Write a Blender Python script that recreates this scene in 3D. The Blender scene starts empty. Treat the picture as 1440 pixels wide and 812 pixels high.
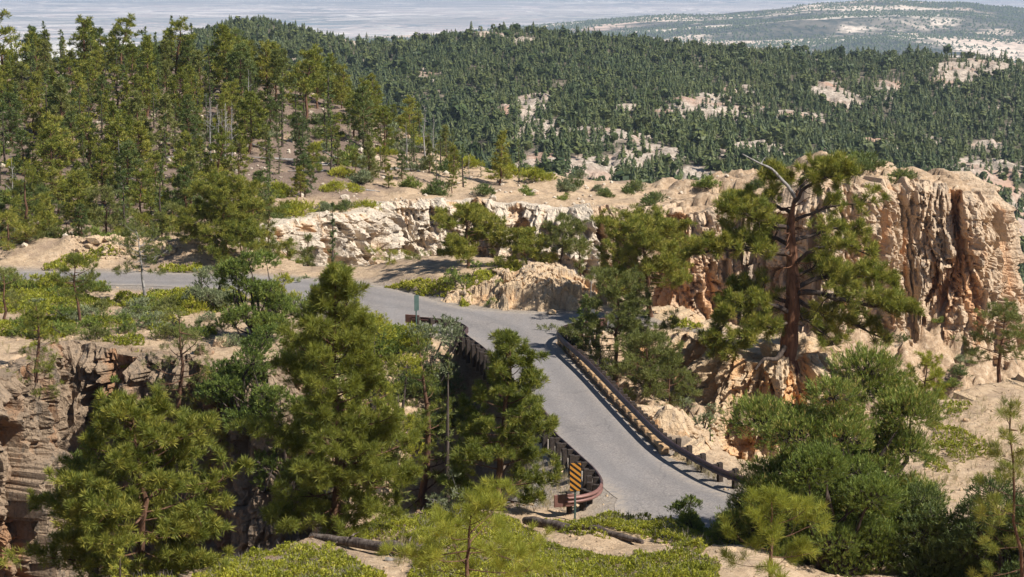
import bpy, math, random
import numpy as np
from mathutils import Vector

S = bpy.context.scene
COL = S.collection
R = np.random.default_rng(7)
random.seed(7)
rad = math.radians

# ------------------------------------------------------------------ camera model
FPX, CX, CY, HOR = 2500.0, 720.0, 406.0, -50.0
CAMZ = 20.0
TH = math.atan((CY - HOR) / FPX)
ST, CT = math.sin(TH), math.cos(TH)

def slopes(px, py):
    u = (px - CX) / FPX; v = -(py - CY) / FPX
    dy = CT + v * ST; dz = -ST + v * CT
    return u / dy, dz / dy                      # dX/dY, dZ/dY

def at(px, py, Y):
    a, b = slopes(px, py)
    return (a * Y, Y, CAMZ + b * Y)

def on_level(px, py, z=0.0):
    a, b = slopes(px, py)
    Y = (z - CAMZ) / b
    return (a * Y, Y, z)

def project(x, y, z):
    zz = z - CAMZ
    f = y * CT - zz * ST
    up = y * ST + zz * CT
    return CX + FPX * x / f, CY - FPX * up / f

# ------------------------------------------------------------------ noise (numpy)
_perm = np.random.default_rng(3).permutation(256).astype(np.int64)
_perm = np.concatenate([_perm, _perm, _perm])
_grad = np.random.default_rng(4).normal(size=(256, 3)); _grad /= np.linalg.norm(_grad, axis=1)[:, None]

def perlin(x, y, z=None):
    x = np.asarray(x, float); y = np.asarray(y, float)
    z = np.zeros_like(x) if z is None else np.asarray(z, float)
    xi = np.floor(x).astype(np.int64); yi = np.floor(y).astype(np.int64); zi = np.floor(z).astype(np.int64)
    xf, yf, zf = x - xi, y - yi, z - zi
    u = xf**3 * (xf * (xf * 6 - 15) + 10); v = yf**3 * (yf * (yf * 6 - 15) + 10); w = zf**3 * (zf * (zf * 6 - 15) + 10)
    out = 0
    for dx in (0, 1):
        for dy in (0, 1):
            for dz in (0, 1):
                h = _perm[_perm[_perm[(xi + dx) & 255] + ((yi + dy) & 255)] + ((zi + dz) & 255)]
                g = _grad[h]
                d = g[..., 0] * (xf - dx) + g[..., 1] * (yf - dy) + g[..., 2] * (zf - dz)
                out = out + d * (u if dx else 1 - u) * (v if dy else 1 - v) * (w if dz else 1 - w)
    return out * 1.5

def fbm(x, y, z=None, o=4, gain=.5):
    a, s, t = 1.0, 0, 0
    z = np.zeros_like(np.asarray(x, float)) if z is None else z
    for i in range(o):
        f = 2.03 ** i
        s = s + a * perlin(np.asarray(x) * f + 17.3 * i, np.asarray(y) * f + 5.1 * i, np.asarray(z) * f); t += a; a *= gain
    return s / t

def worley(x, y, seed=0, block=False):
    xi = np.floor(x).astype(np.int64); yi = np.floor(y).astype(np.int64)
    f1 = np.full(x.shape, 9.0); f2 = np.full(x.shape, 9.0); cid = np.zeros(x.shape); ox = np.zeros(x.shape)
    for dx in (-1, 0, 1):
        for dy in (-1, 0, 1):
            a = xi + dx; b = yi + dy
            h = _perm[_perm[(a + seed) & 255] + (b & 255)]
            h2 = _perm[h + 7]; h3 = _perm[h2 + 19]
            px = a + h / 255.0; py = b + h2 / 255.0
            d = np.maximum(np.abs(px - x), np.abs(py - y)) if block else np.hypot(px - x, py - y)
            n = d < f1
            ox = np.where(n, x - px, ox)
            f2 = np.where(n, f1, np.minimum(f2, d)); cid = np.where(n, h3 / 255.0, cid); f1 = np.where(n, d, f1)
    worley.ox = ox
    return f1, f2, cid

def sstep(a, b, x):
    t = np.clip((x - a) / (b - a), 0, 1)
    return t * t * (3 - 2 * t)

def sdf(poly, x, y):
    """signed distance to a polygon, negative inside"""
    P = np.array(poly, float); Q = np.roll(P, -1, 0)
    d = np.full(x.shape, 1e9); inside = np.zeros(x.shape, bool)
    for (ax, ay), (bx, by) in zip(P, Q):
        ex, ey = bx - ax, by - ay
        t = np.clip(((x - ax) * ex + (y - ay) * ey) / (ex * ex + ey * ey + 1e-12), 0, 1)
        d = np.minimum(d, np.hypot(x - ax - t * ex, y - ay - t * ey))
        c = ((ay > y) != (by > y)) & (x < (bx - ax) * (y - ay) / (by - ay + 1e-12) + ax)
        inside ^= c
    return np.where(inside, -d, d)

def pathdist(path, x, y):
    d = np.full(x.shape, 1e9)
    for (ax, ay), (bx, by) in zip(path[:-1], path[1:]):
        ex, ey = bx - ax, by - ay
        t = np.clip(((x - ax) * ex + (y - ay) * ey) / (ex * ex + ey * ey + 1e-12), 0, 1)
        d = np.minimum(d, np.hypot(x - ax - t * ex, y - ay - t * ey))
    return d

def catmull(pts, step):
    P = [np.array(p, float) for p in pts]
    P = [2 * P[0] - P[1]] + P + [2 * P[-1] - P[-2]]
    out = []
    for i in range(1, len(P) - 2):
        n = max(2, int(np.linalg.norm(P[i + 1] - P[i]) / step))
        for k in range(n):
            t = k / n
            a, b, c, d = P[i - 1], P[i], P[i + 1], P[i + 2]
            out.append(.5 * ((2 * b) + (c - a) * t + (2 * a - 5 * b + 4 * c - d) * t * t + (3 * b - a - 3 * c + d) * t**3))
    out.append(P[-2])
    return np.array(out)

# ------------------------------------------------------------------ mesh helpers
class MB:
    def __init__(self): self.v = []; self.f = {}; self.n = 0; self.t = []; self.uv = None
    def add(self, V, F, tint=None):
        V = np.asarray(V, float).reshape(-1, 3); F = np.asarray(F, np.int64)
        self.f.setdefault(F.shape[1], []).append(F + self.n)
        self.v.append(V); self.n += len(V)
        self.t.append(np.full(len(V), .5) if tint is None else np.broadcast_to(tint, (len(V),)))
    def mesh(self, name, mat=None, smooth=False, attrs=None):
        me = bpy.data.meshes.new(name)
        if not self.n: return me
        V = np.concatenate(self.v); me.vertices.add(len(V)); me.vertices.foreach_set('co', V.astype(np.float32).ravel())
        loops, starts, tot = [], [], 0
        for k, fs in self.f.items():
            F = np.concatenate(fs); loops.append(F.ravel()); starts.append(tot + np.arange(len(F)) * k); tot += F.size
        L = np.concatenate(loops).astype(np.int32); st = np.concatenate(starts).astype(np.int32)
        me.loops.add(len(L)); me.loops.foreach_set('vertex_index', L)
        me.polygons.add(len(st)); me.polygons.foreach_set('loop_start', st)
        me.polygons.foreach_set('use_smooth', np.full(len(st), smooth))
        at_ = me.attributes.new('tint', 'FLOAT', 'POINT'); at_.data.foreach_set('value', np.concatenate(self.t).astype(np.float32))
        for k, val in (attrs or {}).items():
            a = me.attributes.new(k, 'FLOAT', 'POINT'); a.data.foreach_set('value', np.asarray(val, np.float32))
        me.update(calc_edges=True); me.validate()
        if mat: me.materials.append(mat)
        return me

def link(name, me, parent=None, loc=(0, 0, 0), rz=0):
    o = bpy.data.objects.new(name, me); COL.objects.link(o); o.parent = parent; o.location = loc; o.rotation_euler = (0, 0, rz)
    return o
def tag(o, label=None, cat=None, group=None, kind=None):
    if label: o['label'] = label
    if cat: o['category'] = cat
    if group: o['group'] = group
    if kind: o['kind'] = kind
    return o
def empty(name, loc=(0, 0, 0), rz=0):
    o = bpy.data.objects.new(name, None); COL.objects.link(o); o.location = loc; o.rotation_euler = (0, 0, rz); o.empty_display_size = .2
    return o

def tube(mb, pts, rads, k=6, tint=None, cap=True):
    P = np.asarray(pts, float); n = len(P); r = np.broadcast_to(np.asarray(rads, float), (n,))
    T = np.gradient(P, axis=0); T /= np.linalg.norm(T, axis=1)[:, None] + 1e-9
    ref = np.array([.31, .95, .05]) if abs(T[:, 2]).mean() > .5 else np.array([.05, .1, 1.])
    A = np.cross(T, ref); A /= np.linalg.norm(A, axis=1)[:, None] + 1e-9
    B = np.cross(T, A)
    a = np.arange(k) * 2 * math.pi / k
    V = P[:, None] + r[:, None, None] * (A[:, None] * np.cos(a)[None, :, None] + B[:, None] * np.sin(a)[None, :, None])
    i = np.arange(n - 1)[:, None] * k; j = np.arange(k)[None]; j2 = (j + 1) % k
    F = np.stack([i + j, i + j2, i + k + j2, i + k + j], -1).reshape(-1, 4)
    mb.add(V, F, tint)
    if cap and k >= 4:
        mb.add(np.concatenate([V[0], P[:1]]), [[(q + 1) % k, q, k] for q in range(k)], tint)
        mb.add(np.concatenate([V[-1], P[-1:]]), [[q, (q + 1) % k, k] for q in range(k)], tint)

def box(mb, c, size, ax=None, bevel=0.0, tint=None):
    """oriented box: ax = 3 unit axes (rows)"""
    ax = np.eye(3) if ax is None else np.array(ax, float)
    h = np.array(size) / 2
    b = min(bevel, h.min() * .6)
    if b <= 0:
        q = np.array([[-1, -1, -1], [1, -1, -1], [1, 1, -1], [-1, 1, -1], [-1, -1, 1], [1, -1, 1], [1, 1, 1], [-1, 1, 1]]) * h
        F = [[0, 3, 2, 1], [4, 5, 6, 7], [0, 1, 5, 4], [1, 2, 6, 5], [2, 3, 7, 6], [3, 0, 4, 7]]
    else:
        rows = []
        for z, ins in ((-h[2], b), (-h[2] + b, 0), (h[2] - b, 0), (h[2], b)):
            x, y = h[0] - ins, h[1] - ins; c8 = b if ins == 0 else b * .5
            rows.append([[-x + c8, -y, z], [x - c8, -y, z], [x, -y + c8, z], [x, y - c8, z], [x - c8, y, z], [-x + c8, y, z], [-x, y - c8, z], [-x, -y + c8, z]])
        q = np.array(rows).reshape(-1, 3)
        F4 = []
        for r in range(3):
            for k in range(8):
                F4.append([r * 8 + k, r * 8 + (k + 1) % 8, r * 8 + 8 + (k + 1) % 8, r * 8 + 8 + k])
        V = q @ ax + np.array(c)
        mb.add(V, F4, tint)
        mb.f.setdefault(8, []).append(np.array([[7, 6, 5, 4, 3, 2, 1, 0]]) + mb.n - 32)
        mb.f[8].append(np.array([[24, 25, 26, 27, 28, 29, 30, 31]]) + mb.n - 32)
        return
    mb.add(q @ ax + np.array(c), F, tint)

def unit(v):
    v = np.asarray(v, float); return v / (np.linalg.norm(v) + 1e-9)

# ------------------------------------------------------------------ materials
def nodes(name):
    m = bpy.data.materials.new(name); m.use_nodes = True
    nt = m.node_tree; nt.nodes.clear()
    out = nt.nodes.new('ShaderNodeOutputMaterial')
    return m, nt, out
def N(nt, t, **kw):
    n = nt.nodes.new(t)
    for k, v in kw.items():
        if k.startswith('i_'):
            key = k[2:]
            n.inputs[int(key) if key.isdigit() else key].default_value = v
        else: setattr(n, k, v)
    return n
def ramp(nt, src, stops, interp='LINEAR'):
    r = nt.nodes.new('ShaderNodeValToRGB'); cr = r.color_ramp; cr.interpolation = interp
    while len(cr.elements) < len(stops): cr.elements.new(.5)
    for e, (p, c) in zip(cr.elements, stops):
        e.position = p; e.color = (*c, 1) if len(c) == 3 else c
    nt.links.new(src, r.inputs[0]); return r
def mixc(nt, fac, a, b, mode='MIX'):
    m = nt.nodes.new('ShaderNodeMix'); m.data_type = 'RGBA'; m.blend_type = mode
    for s, v in ((m.inputs[0], fac), (m.inputs[6], a), (m.inputs[7], b)):
        if hasattr(v, 'links'): nt.links.new(v, s)
        elif isinstance(v, (int, float)): s.default_value = v
        else: s.default_value = (*v, 1)
    return m.outputs[2]
def noise(nt, co, scale, detail=4, rough=.55, dist=0):
    n = N(nt, 'ShaderNodeTexNoise', i_Scale=scale, i_Detail=detail, i_Roughness=rough, i_Distortion=dist)
    if co is not None: nt.links.new(co, n.inputs['Vector'])
    return n.outputs['Fac']
def mapping(nt, co, scale):
    m = N(nt, 'ShaderNodeMapping', i_Scale=scale); nt.links.new(co, m.inputs[0]); return m.outputs[0]
def attr(nt, name):
    return N(nt, 'ShaderNodeAttribute', attribute_name=name).outputs['Fac']
def mathn(nt, op, a, b):
    m = N(nt, 'ShaderNodeMath', operation=op)
    for i, v in enumerate((a, b)):
        if hasattr(v, 'links'): nt.links.new(v, m.inputs[i])
        else: m.inputs[i].default_value = v
    return m.outputs[0]
def bump(nt, h, strength, dist, prev=None):
    b = N(nt, 'ShaderNodeBump', i_Strength=strength, i_Distance=dist); nt.links.new(h, b.inputs['Height'])
    if prev: nt.links.new(prev, b.inputs['Normal'])
    return b.outputs[0]
def principled(nt, out, col, rough=.9, normal=None, spec=.2, metal=0):
    p = N(nt, 'ShaderNodeBsdfPrincipled', i_Roughness=rough, i_Metallic=metal); p.inputs['Specular IOR Level'].default_value = spec
    if hasattr(col, 'links'): nt.links.new(col, p.inputs['Base Color'])
    else: p.inputs['Base Color'].default_value = (*col, 1)
    if normal: nt.links.new(normal, p.inputs['Normal'])
    nt.links.new(p.outputs[0], out.inputs[0]); return p
def pos(nt): return N(nt, 'ShaderNodeNewGeometry').outputs['Position']
def objco(nt): return N(nt, 'ShaderNodeTexCoord').outputs['Object']

def leaf_mat(name, stops, trans=.3, tcol=(.16, .2, .03), vary=.34):
    m, nt, out = nodes(name)
    t = attr(nt, 'tint'); rnd = N(nt, 'ShaderNodeObjectInfo').outputs['Random']
    a = mathn(nt, 'ADD', t, mathn(nt, 'MULTIPLY', mathn(nt, 'SUBTRACT', rnd, .5), vary))
    c = ramp(nt, a, stops).outputs[0]
    d = N(nt, 'ShaderNodeBsdfPrincipled', i_Roughness=.55); d.inputs['Specular IOR Level'].default_value = .25
    nt.links.new(c, d.inputs['Base Color'])
    tr = N(nt, 'ShaderNodeBsdfTranslucent'); nt.links.new(mixc(nt, .5, c, tcol), tr.inputs[0])
    mx = N(nt, 'ShaderNodeMixShader', i_0=trans); nt.links.new(d.outputs[0], mx.inputs[1]); nt.links.new(tr.outputs[0], mx.inputs[2])
    nt.links.new(mx.outputs[0], out.inputs[0]); return m

def bark_mat(name, a, b, c, sc=7):
    m, nt, out = nodes(name); co = objco(nt)
    st = mapping(nt, co, (sc, sc, sc * .22))
    n1 = noise(nt, st, 1.0, 5, .65, .6)
    n2 = noise(nt, co, .9, 3)
    col = ramp(nt, n1, [(.3, a), (.5, b), (.72, c)]).outputs[0]
    col = mixc(nt, mathn(nt, 'MULTIPLY', n2, .5), col, tuple(x * .5 for x in b))
    principled(nt, out, col, .9, bump(nt, n1, .8, .05)); return m

def rock_mat(name, cream, orange, grey, sc=1.0, orange_amt=.5):
    m, nt, out = nodes(name); co = pos(nt)
    v = mapping(nt, co, (.55 * sc, .55 * sc, .16 * sc))
    big = noise(nt, v, 1.0, 5, .6, .4)
    streak = noise(nt, mapping(nt, co, (2.2 * sc, 2.2 * sc, .28 * sc)), 1.0, 5, .62, .3)
    fine = noise(nt, co, 5.5 * sc, 6, .65)
    rec = attr(nt, 'recess')
    base = ramp(nt, fine, [(.25, tuple(x * .72 for x in cream)), (.55, cream), (.8, tuple(min(1, x * 1.12) for x in cream))]).outputs[0]
    o = mathn(nt, 'ADD', mathn(nt, 'MULTIPLY', mathn(nt, 'SUBTRACT', big, .5), 2.2), mathn(nt, 'MULTIPLY', rec, orange_amt * 2))
    of = ramp(nt, o, [(.18, (0, 0, 0)), (.62, (.85, .85, .85))]).outputs[0]
    c = mixc(nt, of, base, mixc(nt, fine, orange, tuple(x * 1.35 for x in orange)))
    gf = ramp(nt, mathn(nt, 'SUBTRACT', streak, mathn(nt, 'MULTIPLY', rec, .18)), [(.545, (0, 0, 0)), (.68, (.7, .7, .7))]).outputs[0]
    c = mixc(nt, gf, c, grey)
    vor = N(nt, 'ShaderNodeTexVoronoi', feature='DISTANCE_TO_EDGE', i_Scale=1.0)
    wv = N(nt, 'ShaderNodeVectorMath', operation='ADD'); nt.links.new(mapping(nt, co, (1.5 * sc, 1.5 * sc, .55 * sc)), wv.inputs[0])
    nc = N(nt, 'ShaderNodeTexNoise', i_Scale=1.3 * sc); nt.links.new(co, nc.inputs['Vector']); nt.links.new(nc.outputs['Color'], wv.inputs[1])
    nt.links.new(wv.outputs[0], vor.inputs['Vector'])
    crack = ramp(nt, vor.outputs['Distance'], [(0, (0, 0, 0)), (.05, (1, 1, 1))]).outputs[0]
    b1 = bump(nt, crack, .55, .12 / sc); b2 = bump(nt, fine, .9, .16 / sc, b1); b3 = bump(nt, streak, .5, .2 / sc, b2)
    principled(nt, out, c, .95, b3, .1); return m

M = {}
M['needle'] = leaf_mat('pine_needles', [(.0, (0.081, 0.106, 0.021)), (.45, (0.196, 0.216, 0.036)), (.8, (0.381, 0.338, 0.057)), (1, (0.500, 0.429, 0.105))], .34)
M['needle_mid'] = leaf_mat('lit_needles', [(.0, (0.096, 0.120, 0.019)), (.45, (0.239, 0.255, 0.041)), (.8, (0.399, 0.363, 0.071)), (1, (0.500, 0.375, 0.115))], .4, (0.335, 0.318, 0.052))
M['needle_olive'] = leaf_mat('olive_needles', [(.0, (0.091, 0.104, 0.025)), (.5, (0.188, 0.202, 0.052)), (1, (0.316, 0.286, 0.095))], .3)
M['needle_bright'] = leaf_mat('young_needles', [(.0, (0.135, 0.162, 0.020)), (.5, (0.289, 0.307, 0.042)), (.85, (0.481, 0.437, 0.071)), (1, (0.500, 0.355, 0.114))], .4, (0.462, 0.437, 0.057))
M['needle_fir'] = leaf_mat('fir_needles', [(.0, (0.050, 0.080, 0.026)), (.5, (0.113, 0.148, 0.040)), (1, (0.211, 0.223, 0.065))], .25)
M['needle_far'] = leaf_mat('far_needles', [(.0, (0.035, 0.054, 0.019)), (.5, (0.066, 0.090, 0.027)), (1, (0.118, 0.132, 0.038))], .15, (0.095, 0.115, 0.021))
M['juniper'] = leaf_mat('juniper_sprays', [(.0, (0.075, 0.116, 0.028)), (.5, (0.169, 0.217, 0.041)), (.85, (0.282, 0.313, 0.064)), (1, (0.458, 0.343, 0.106))], .22, (0.270, 0.323, 0.053))
M['sage'] = leaf_mat('sage_leaves', [(.0, (0.117, 0.143, 0.066)), (.5, (0.221, 0.247, 0.121)), (1, (0.364, 0.377, 0.209))], .2, (0.260, 0.286, 0.110))
M['manzanita'] = leaf_mat('manzanita_leaves', [(.0, (0.124, 0.148, 0.016)), (.5, (0.310, 0.313, 0.033)), (.9, (0.500, 0.460, 0.059)), (1, (0.500, 0.362, 0.104))], .3, (0.500, 0.495, 0.051))
M['dry_twigs'] = leaf_mat('dry_twigs', [(.0, (.14, .11, .085)), (.5, (.24, .2, .16)), (1, (.38, .33, .27))], .1, (.2, .16, .1))
M['bark'] = bark_mat('pine_bark', (.045, .028, .02), (.15, .078, .046), (.27, .15, .09))
M['bark_red'] = bark_mat('red_bark', (.042, .023, .015), (.19, .09, .05), (.36, .19, .105), 5)
M['bark_dark'] = bark_mat('dark_bark', (.03, .022, .018), (.085, .062, .048), (.16, .125, .1))
M['dead'] = bark_mat('dead_wood', (.13, .11, .095), (.30, .27, .24), (.46, .43, .39))
M['log'] = bark_mat('log_wood', (.03, .022, .018), (.115, .085, .068), (.30, .25, .21), 6)
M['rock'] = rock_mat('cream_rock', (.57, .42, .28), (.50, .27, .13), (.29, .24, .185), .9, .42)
M['rock_white'] = rock_mat('white_rock', (.64, .53, .40), (.52, .33, .18), (.35, .30, .24), .8, .35)
M['rock_shade'] = rock_mat('shaded_brown_rock', (.31, .225, .15), (.29, .155, .08), (.13, .108, .086), 1.2, .45)  # darker copy of the cream rock, with the cliffs' shade put into its colour
M['boulder'] = rock_mat('orange_rock', (.58, .42, .26), (.52, .28, .12), (.33, .27, .21), 1.6, .5)

def ground_material():
    m, nt, out = nodes('sandy_ground'); co = pos(nt)
    a = noise(nt, co, .35, 5, .6); b = noise(nt, co, 2.4, 5, .65); c = noise(nt, co, 14, 4, .7)
    sand = ramp(nt, b, [(.25, (.30, .205, .125)), (.5, (.47, .335, .21)), (.75, (.58, .435, .285))]).outputs[0]
    lit = attr(nt, 'litter')
    lf = ramp(nt, mathn(nt, 'ADD', lit, mathn(nt, 'MULTIPLY', mathn(nt, 'SUBTRACT', a, .5), 1.6)), [(.3, (0, 0, 0)), (.72, (1, 1, 1))]).outputs[0]
    litter = ramp(nt, c, [(.3, (.09, .062, .045)), (.5, (.19, .135, .10)), (.75, (.34, .255, .195))]).outputs[0]
    col = mixc(nt, lf, sand, litter)
    gr = attr(nt, 'gravel')
    gcol = ramp(nt, c, [(.3, (.15, .135, .12)), (.55, (.27, .245, .215)), (.8, (.42, .38, .33))]).outputs[0]
    col = mixc(nt, gr, col, gcol)
    rk = attr(nt, 'recess')
    rcol = ramp(nt, b, [(.3, (.22, .15, .09)), (.5, (.42, .29, .18)), (.72, (.58, .45, .31))]).outputs[0]
    col = mixc(nt, rk, col, rcol)
    sp = ramp(nt, noise(nt, co, 6.5, 2, .5), [(.60, (0, 0, 0)), (.66, (.55, .55, .55))]).outputs[0]
    col = mixc(nt, sp, col, (.2, .15, .105))
    h = mathn(nt, 'ADD', b, mathn(nt, 'MULTIPLY', c, .4))
    principled(nt, out, col, .95, bump(nt, h, .9, .14), .1); return m
M['ground'] = ground_material()

def asphalt_material():
    m, nt, out = nodes('chip_seal'); co = pos(nt)
    f = noise(nt, co, 13, 5, .85); mid = noise(nt, co, 1.7, 4, .6); big = noise(nt, mapping(nt, co, (.5, .13, .5)), 1.0, 4, .6, .4)
    c = ramp(nt, f, [(.28, (.11, .096, .084)), (.5, (.238, .208, .184)), (.72, (.42, .372, .33))]).outputs[0]
    c = mixc(nt, ramp(nt, mid, [(.35, (.35, .35, .35)), (.7, (0, 0, 0))]).outputs[0], c, (.155, .146, .143))
    c = mixc(nt, ramp(nt, big, [(.45, (0, 0, 0)), (.75, (.45, .45, .45))]).outputs[0], c, (.27, .252, .24))
    tk = attr(nt, 'track'); c = mixc(nt, mathn(nt, 'MULTIPLY', tk, mathn(nt, 'ADD', mid, .1)), c, (.125, .117, .114))
    ed = attr(nt, 'edge')
    c = mixc(nt, mathn(nt, 'MULTIPLY', ed, ramp(nt, noise(nt, co, 4, 4), [(.35, (0, 0, 0)), (.6, (1, 1, 1))]).outputs[0]), c, (.38, .31, .235))
    vor = N(nt, 'ShaderNodeTexVoronoi', feature='DISTANCE_TO_EDGE', i_Scale=.16)
    wv = N(nt, 'ShaderNodeVectorMath', operation='ADD'); nt.links.new(co, wv.inputs[0])
    nc = N(nt, 'ShaderNodeTexNoise', i_Scale=.8, i_Detail=5.0); nt.links.new(co, nc.inputs['Vector']); nt.links.new(nc.outputs['Color'], wv.inputs[1])
    nt.links.new(wv.outputs[0], vor.inputs['Vector'])
    ck = ramp(nt, vor.outputs['Distance'], [(0, (.35, .35, .35)), (.006, (0, 0, 0))]).outputs[0]
    c = mixc(nt, ck, c, (.07, .065, .06))
    principled(nt, out, c, .85, bump(nt, f, .6, .02), .25); return m
M['asphalt'] = asphalt_material()

def wood_mat(name, a, b, sc=9):
    m, nt, out = nodes(name); co = objco(nt)
    n = noise(nt, mapping(nt, co, (sc, sc * .3, sc)), 1.0, 5, .6, .5); n2 = noise(nt, co, 1.2, 3)
    c = ramp(nt, n, [(.3, a), (.7, b)]).outputs[0]
    c = mixc(nt, mathn(nt, 'MULTIPLY', n2, .4), c, tuple(x * .6 for x in a))
    principled(nt, out, c, .85, bump(nt, n, .4, .01), .2); return m
M['timber'] = wood_mat('bridge_timber', (.36, .215, .105), (.62, .42, .235))
M['post_wood'] = wood_mat('dark_post_wood', (.028, .021, .017), (.075, .056, .044))
def metal_mat(name, a, b, rough=.5, metal=.35):
    m, nt, out = nodes(name); co = objco(nt)
    n = noise(nt, co, 3.2, 5, .65); n2 = noise(nt, co, 22, 3, .6)
    c = ramp(nt, mathn(nt, 'ADD', mathn(nt, 'MULTIPLY', n, .7), mathn(nt, 'MULTIPLY', n2, .3)), [(.35, a), (.65, b)]).outputs[0]
    principled(nt, out, c, rough, bump(nt, n2, .15, .005), .4, metal); return m
M['rail'] = metal_mat('weathered_steel', (.055, .030, .026), (.125, .075, .066), .5)
M['rail_end'] = metal_mat('rusty_terminal_steel', (.14, .062, .047), (.25, .125, .098), .55, .2)
M['green'] = metal_mat('green_paint', (.05, .085, .07), (.09, .135, .115), .5, .1)
M['sign_orange'] = metal_mat('orange_sheeting', (.62, .26, .02), (.72, .32, .03), .4, 0)
M['sign_black'] = metal_mat('black_sheeting', (.012, .012, .012), (.025, .025, .024), .4, 0)
M['galv'] = metal_mat('dull_galvanised', (.2, .2, .195), (.33, .33, .32), .5, .4)
# ------------------------------------------------------------------ plan of the place (metres, bridge deck at z = 0)
L0, L1 = np.array([-2.35, 94.0]), np.array([1.45, 75.6])      # left edge of the deck, far to near
R0, R1 = np.array([2.45, 92.6]), np.array([6.05, 71.6])       # right edge of the deck, far to near

ROAD = [(-2.35, 94.0), (-3.0, 95.4), (-4.2, 96.2), (-6.2, 97.2), (-8.6, 99.0), (-11, 101.6), (-14, 106.0), (-20, 109.6), (-26, 110.8), (-34, 111.0), (-46, 110.0),
        (-46, 115.2), (-34, 116.0), (-26, 115.6), (-18, 114.4), (-10.2, 111.6), (-6.8, 108.6), (-3.5, 103.8), (0, 101.8), (3.6, 101.2), (5.6, 101.0), (7.2, 100.4), (7.8, 99.2),
        (7.2, 97.9), (5.6, 97.1), (4.3, 96.4), (2.9, 95.4), (2.4, 94.2), (2.45, 92.6),
        (6.05, 71.6), (8.1, 66.0), (9.6, 64.1), (12.2, 62.4), (15, 61.6), (20, 61.2), (45, 60.6),
        (45, 57.0), (20, 57.6), (13, 58.4), (8.6, 60.0), (6.2, 61.4), (4.4, 62.6), (3.8, 63.6), (3.95, 65.0), (3.5, 66.6), (2.9, 68.6), (2.2, 71.2), (1.55, 74.2), (1.45, 75.6)]
POLA = [(-70, 30), (-25, 43), (-14, 48), (-10, 51.5), (-6.6, 58.0), (-4.2, 62), (-1.6, 64.4), (0.3, 67), (0.9, 72), (1.25, 75.6), (6.2, 74.5), (7.8, 72.4), (10, 70.2), (14, 70.6), (17, 76.5), (24, 82), (40, 84), (90, 82), (90, -30), (-70, -30)]
POLB = [(-70, 84), (-27, 82), (-25, 82.4), (-24.3, 88), (-23.8, 92.2), (-21.5, 91.6), (-16.4, 88.3), (-12.6, 85.6), (-10.6, 86.4), (-8.9, 90), (-6, 92), (-2.6, 94.2), (2.5, 93.4), (6.2, 95), (8.8, 95.6), (9.6, 93.6), (10.2, 91), (11.6, 89), (13.2, 88.2), (16, 88.8), (17.2, 91), (16.4, 94), (13.4, 96.6), (10.6, 100), (9.2, 104), (7.6, 109), (4, 113.5), (-4, 116.5), (-13, 119.5), (-20, 130), (-70, 130)]
POLC = [(-90, 117), (-30, 119), (-23, 121.5), (-19.5, 127), (-15.5, 137), (-11.5, 141), (-10.5, 146), (-3, 147.5), (4, 145.5), (10, 146.5), (14, 143.5), (19, 144), (26, 140.5), (32, 143), (37, 142.2), (40.2, 145.5), (41, 155), (40, 178), (10, 182), (-6, 200), (-22, 236), (-95, 245)]
POLD = [(2.6, 95.5), (6, 96), (9.2, 95.8), (9.8, 88), (9.6, 80), (8.0, 72.5), (5.9, 71.5)]
ROADC = [(4.9, 71), (7.0, 66.5), (9.4, 62.6), (13, 60.4), (18, 59.5), (45, 59)]

def hA(x, y):
    crest = 62.6 - 4.0 * sstep(7.0, 11.5, x)
    t = crest - y
    fore = .176 * np.clip(t, 0, 17) + .345 * np.clip(t - 17, 0, 80)
    back = .035 * np.clip(y - 66, 0, 30) + .03 * np.clip(x - 14, 0, 30)
    z = np.where(t > 0, fore, back)
    bumps = fbm(x * .22, y * .22, o=4) * .55 + fbm(x * .9, y * .9, o=3) * .14
    near = sstep(.2, 2.2, np.maximum(sdf(ROAD, x, y), 0))
    z = z * (.15 + .85 * near) + bumps * near
    # gravel fan left of the near rail falls away from the road
    z = z - .55 * sstep(3.6, .8, x) * sstep(62.5, 66.5, y)
    return z

def crestC(x):
    return np.interp(x, [-95, -66, -40, -24, -13, -6, 4, 12, 20, 27, 34, 40, 46], [7.2, 7.4, 7.2, 5.4, 3.0, 1.4, .5, .5, 1.2, 3.0, 2.5, 1.3, .2])
def hC(x, y):
    yc = np.interp(x, [-95, -40, -24, -13, -6, 4, 20, 46], [222, 220, 208, 190, 172, 163, 160, 158])
    y0 = np.interp(x, [-95, -30, -23, -16, -11, 4, 20, 46], [117, 118, 121, 136, 145, 145, 143, 145])
    t = np.clip((y - y0) / (yc - y0), -.2, 1.7)
    front = np.interp(x, [-95, -30, -22, -14, -8, 4, 14, 18, 22, 27, 32, 38, 44], [-.6, -.2, .2, .5, .25, .1, .1, .6, 1.7, 2.4, 2.0, 1.2, .2])
    z = front + (crestC(x) - front) * np.clip(t, 0, 1) ** .9 - 16 * np.clip(t - 1, 0, 1)
    b1, b2, bid = worley(x / 3.0 + .4 * fbm(x * .4, y * .4), y / 2.2 + .3 * fbm(x * .5, y * .5), 6, True); q1, q2, qid = worley(x / 1.1, y / .9 + .2 * fbm(x, y), 7, True)
    z = z + sstep(11, 15, x) * ((bid - .45) * 1.3 + (qid - .5) * .6 - .35 * np.exp(-(b2 - b1) / .08))
    z = z + fbm(x * .11 + 4, y * .11, o=4) * 1.25 * sstep(-.05, .3, t) + fbm(x * .5, y * .5, o=3) * .35
    return z
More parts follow.
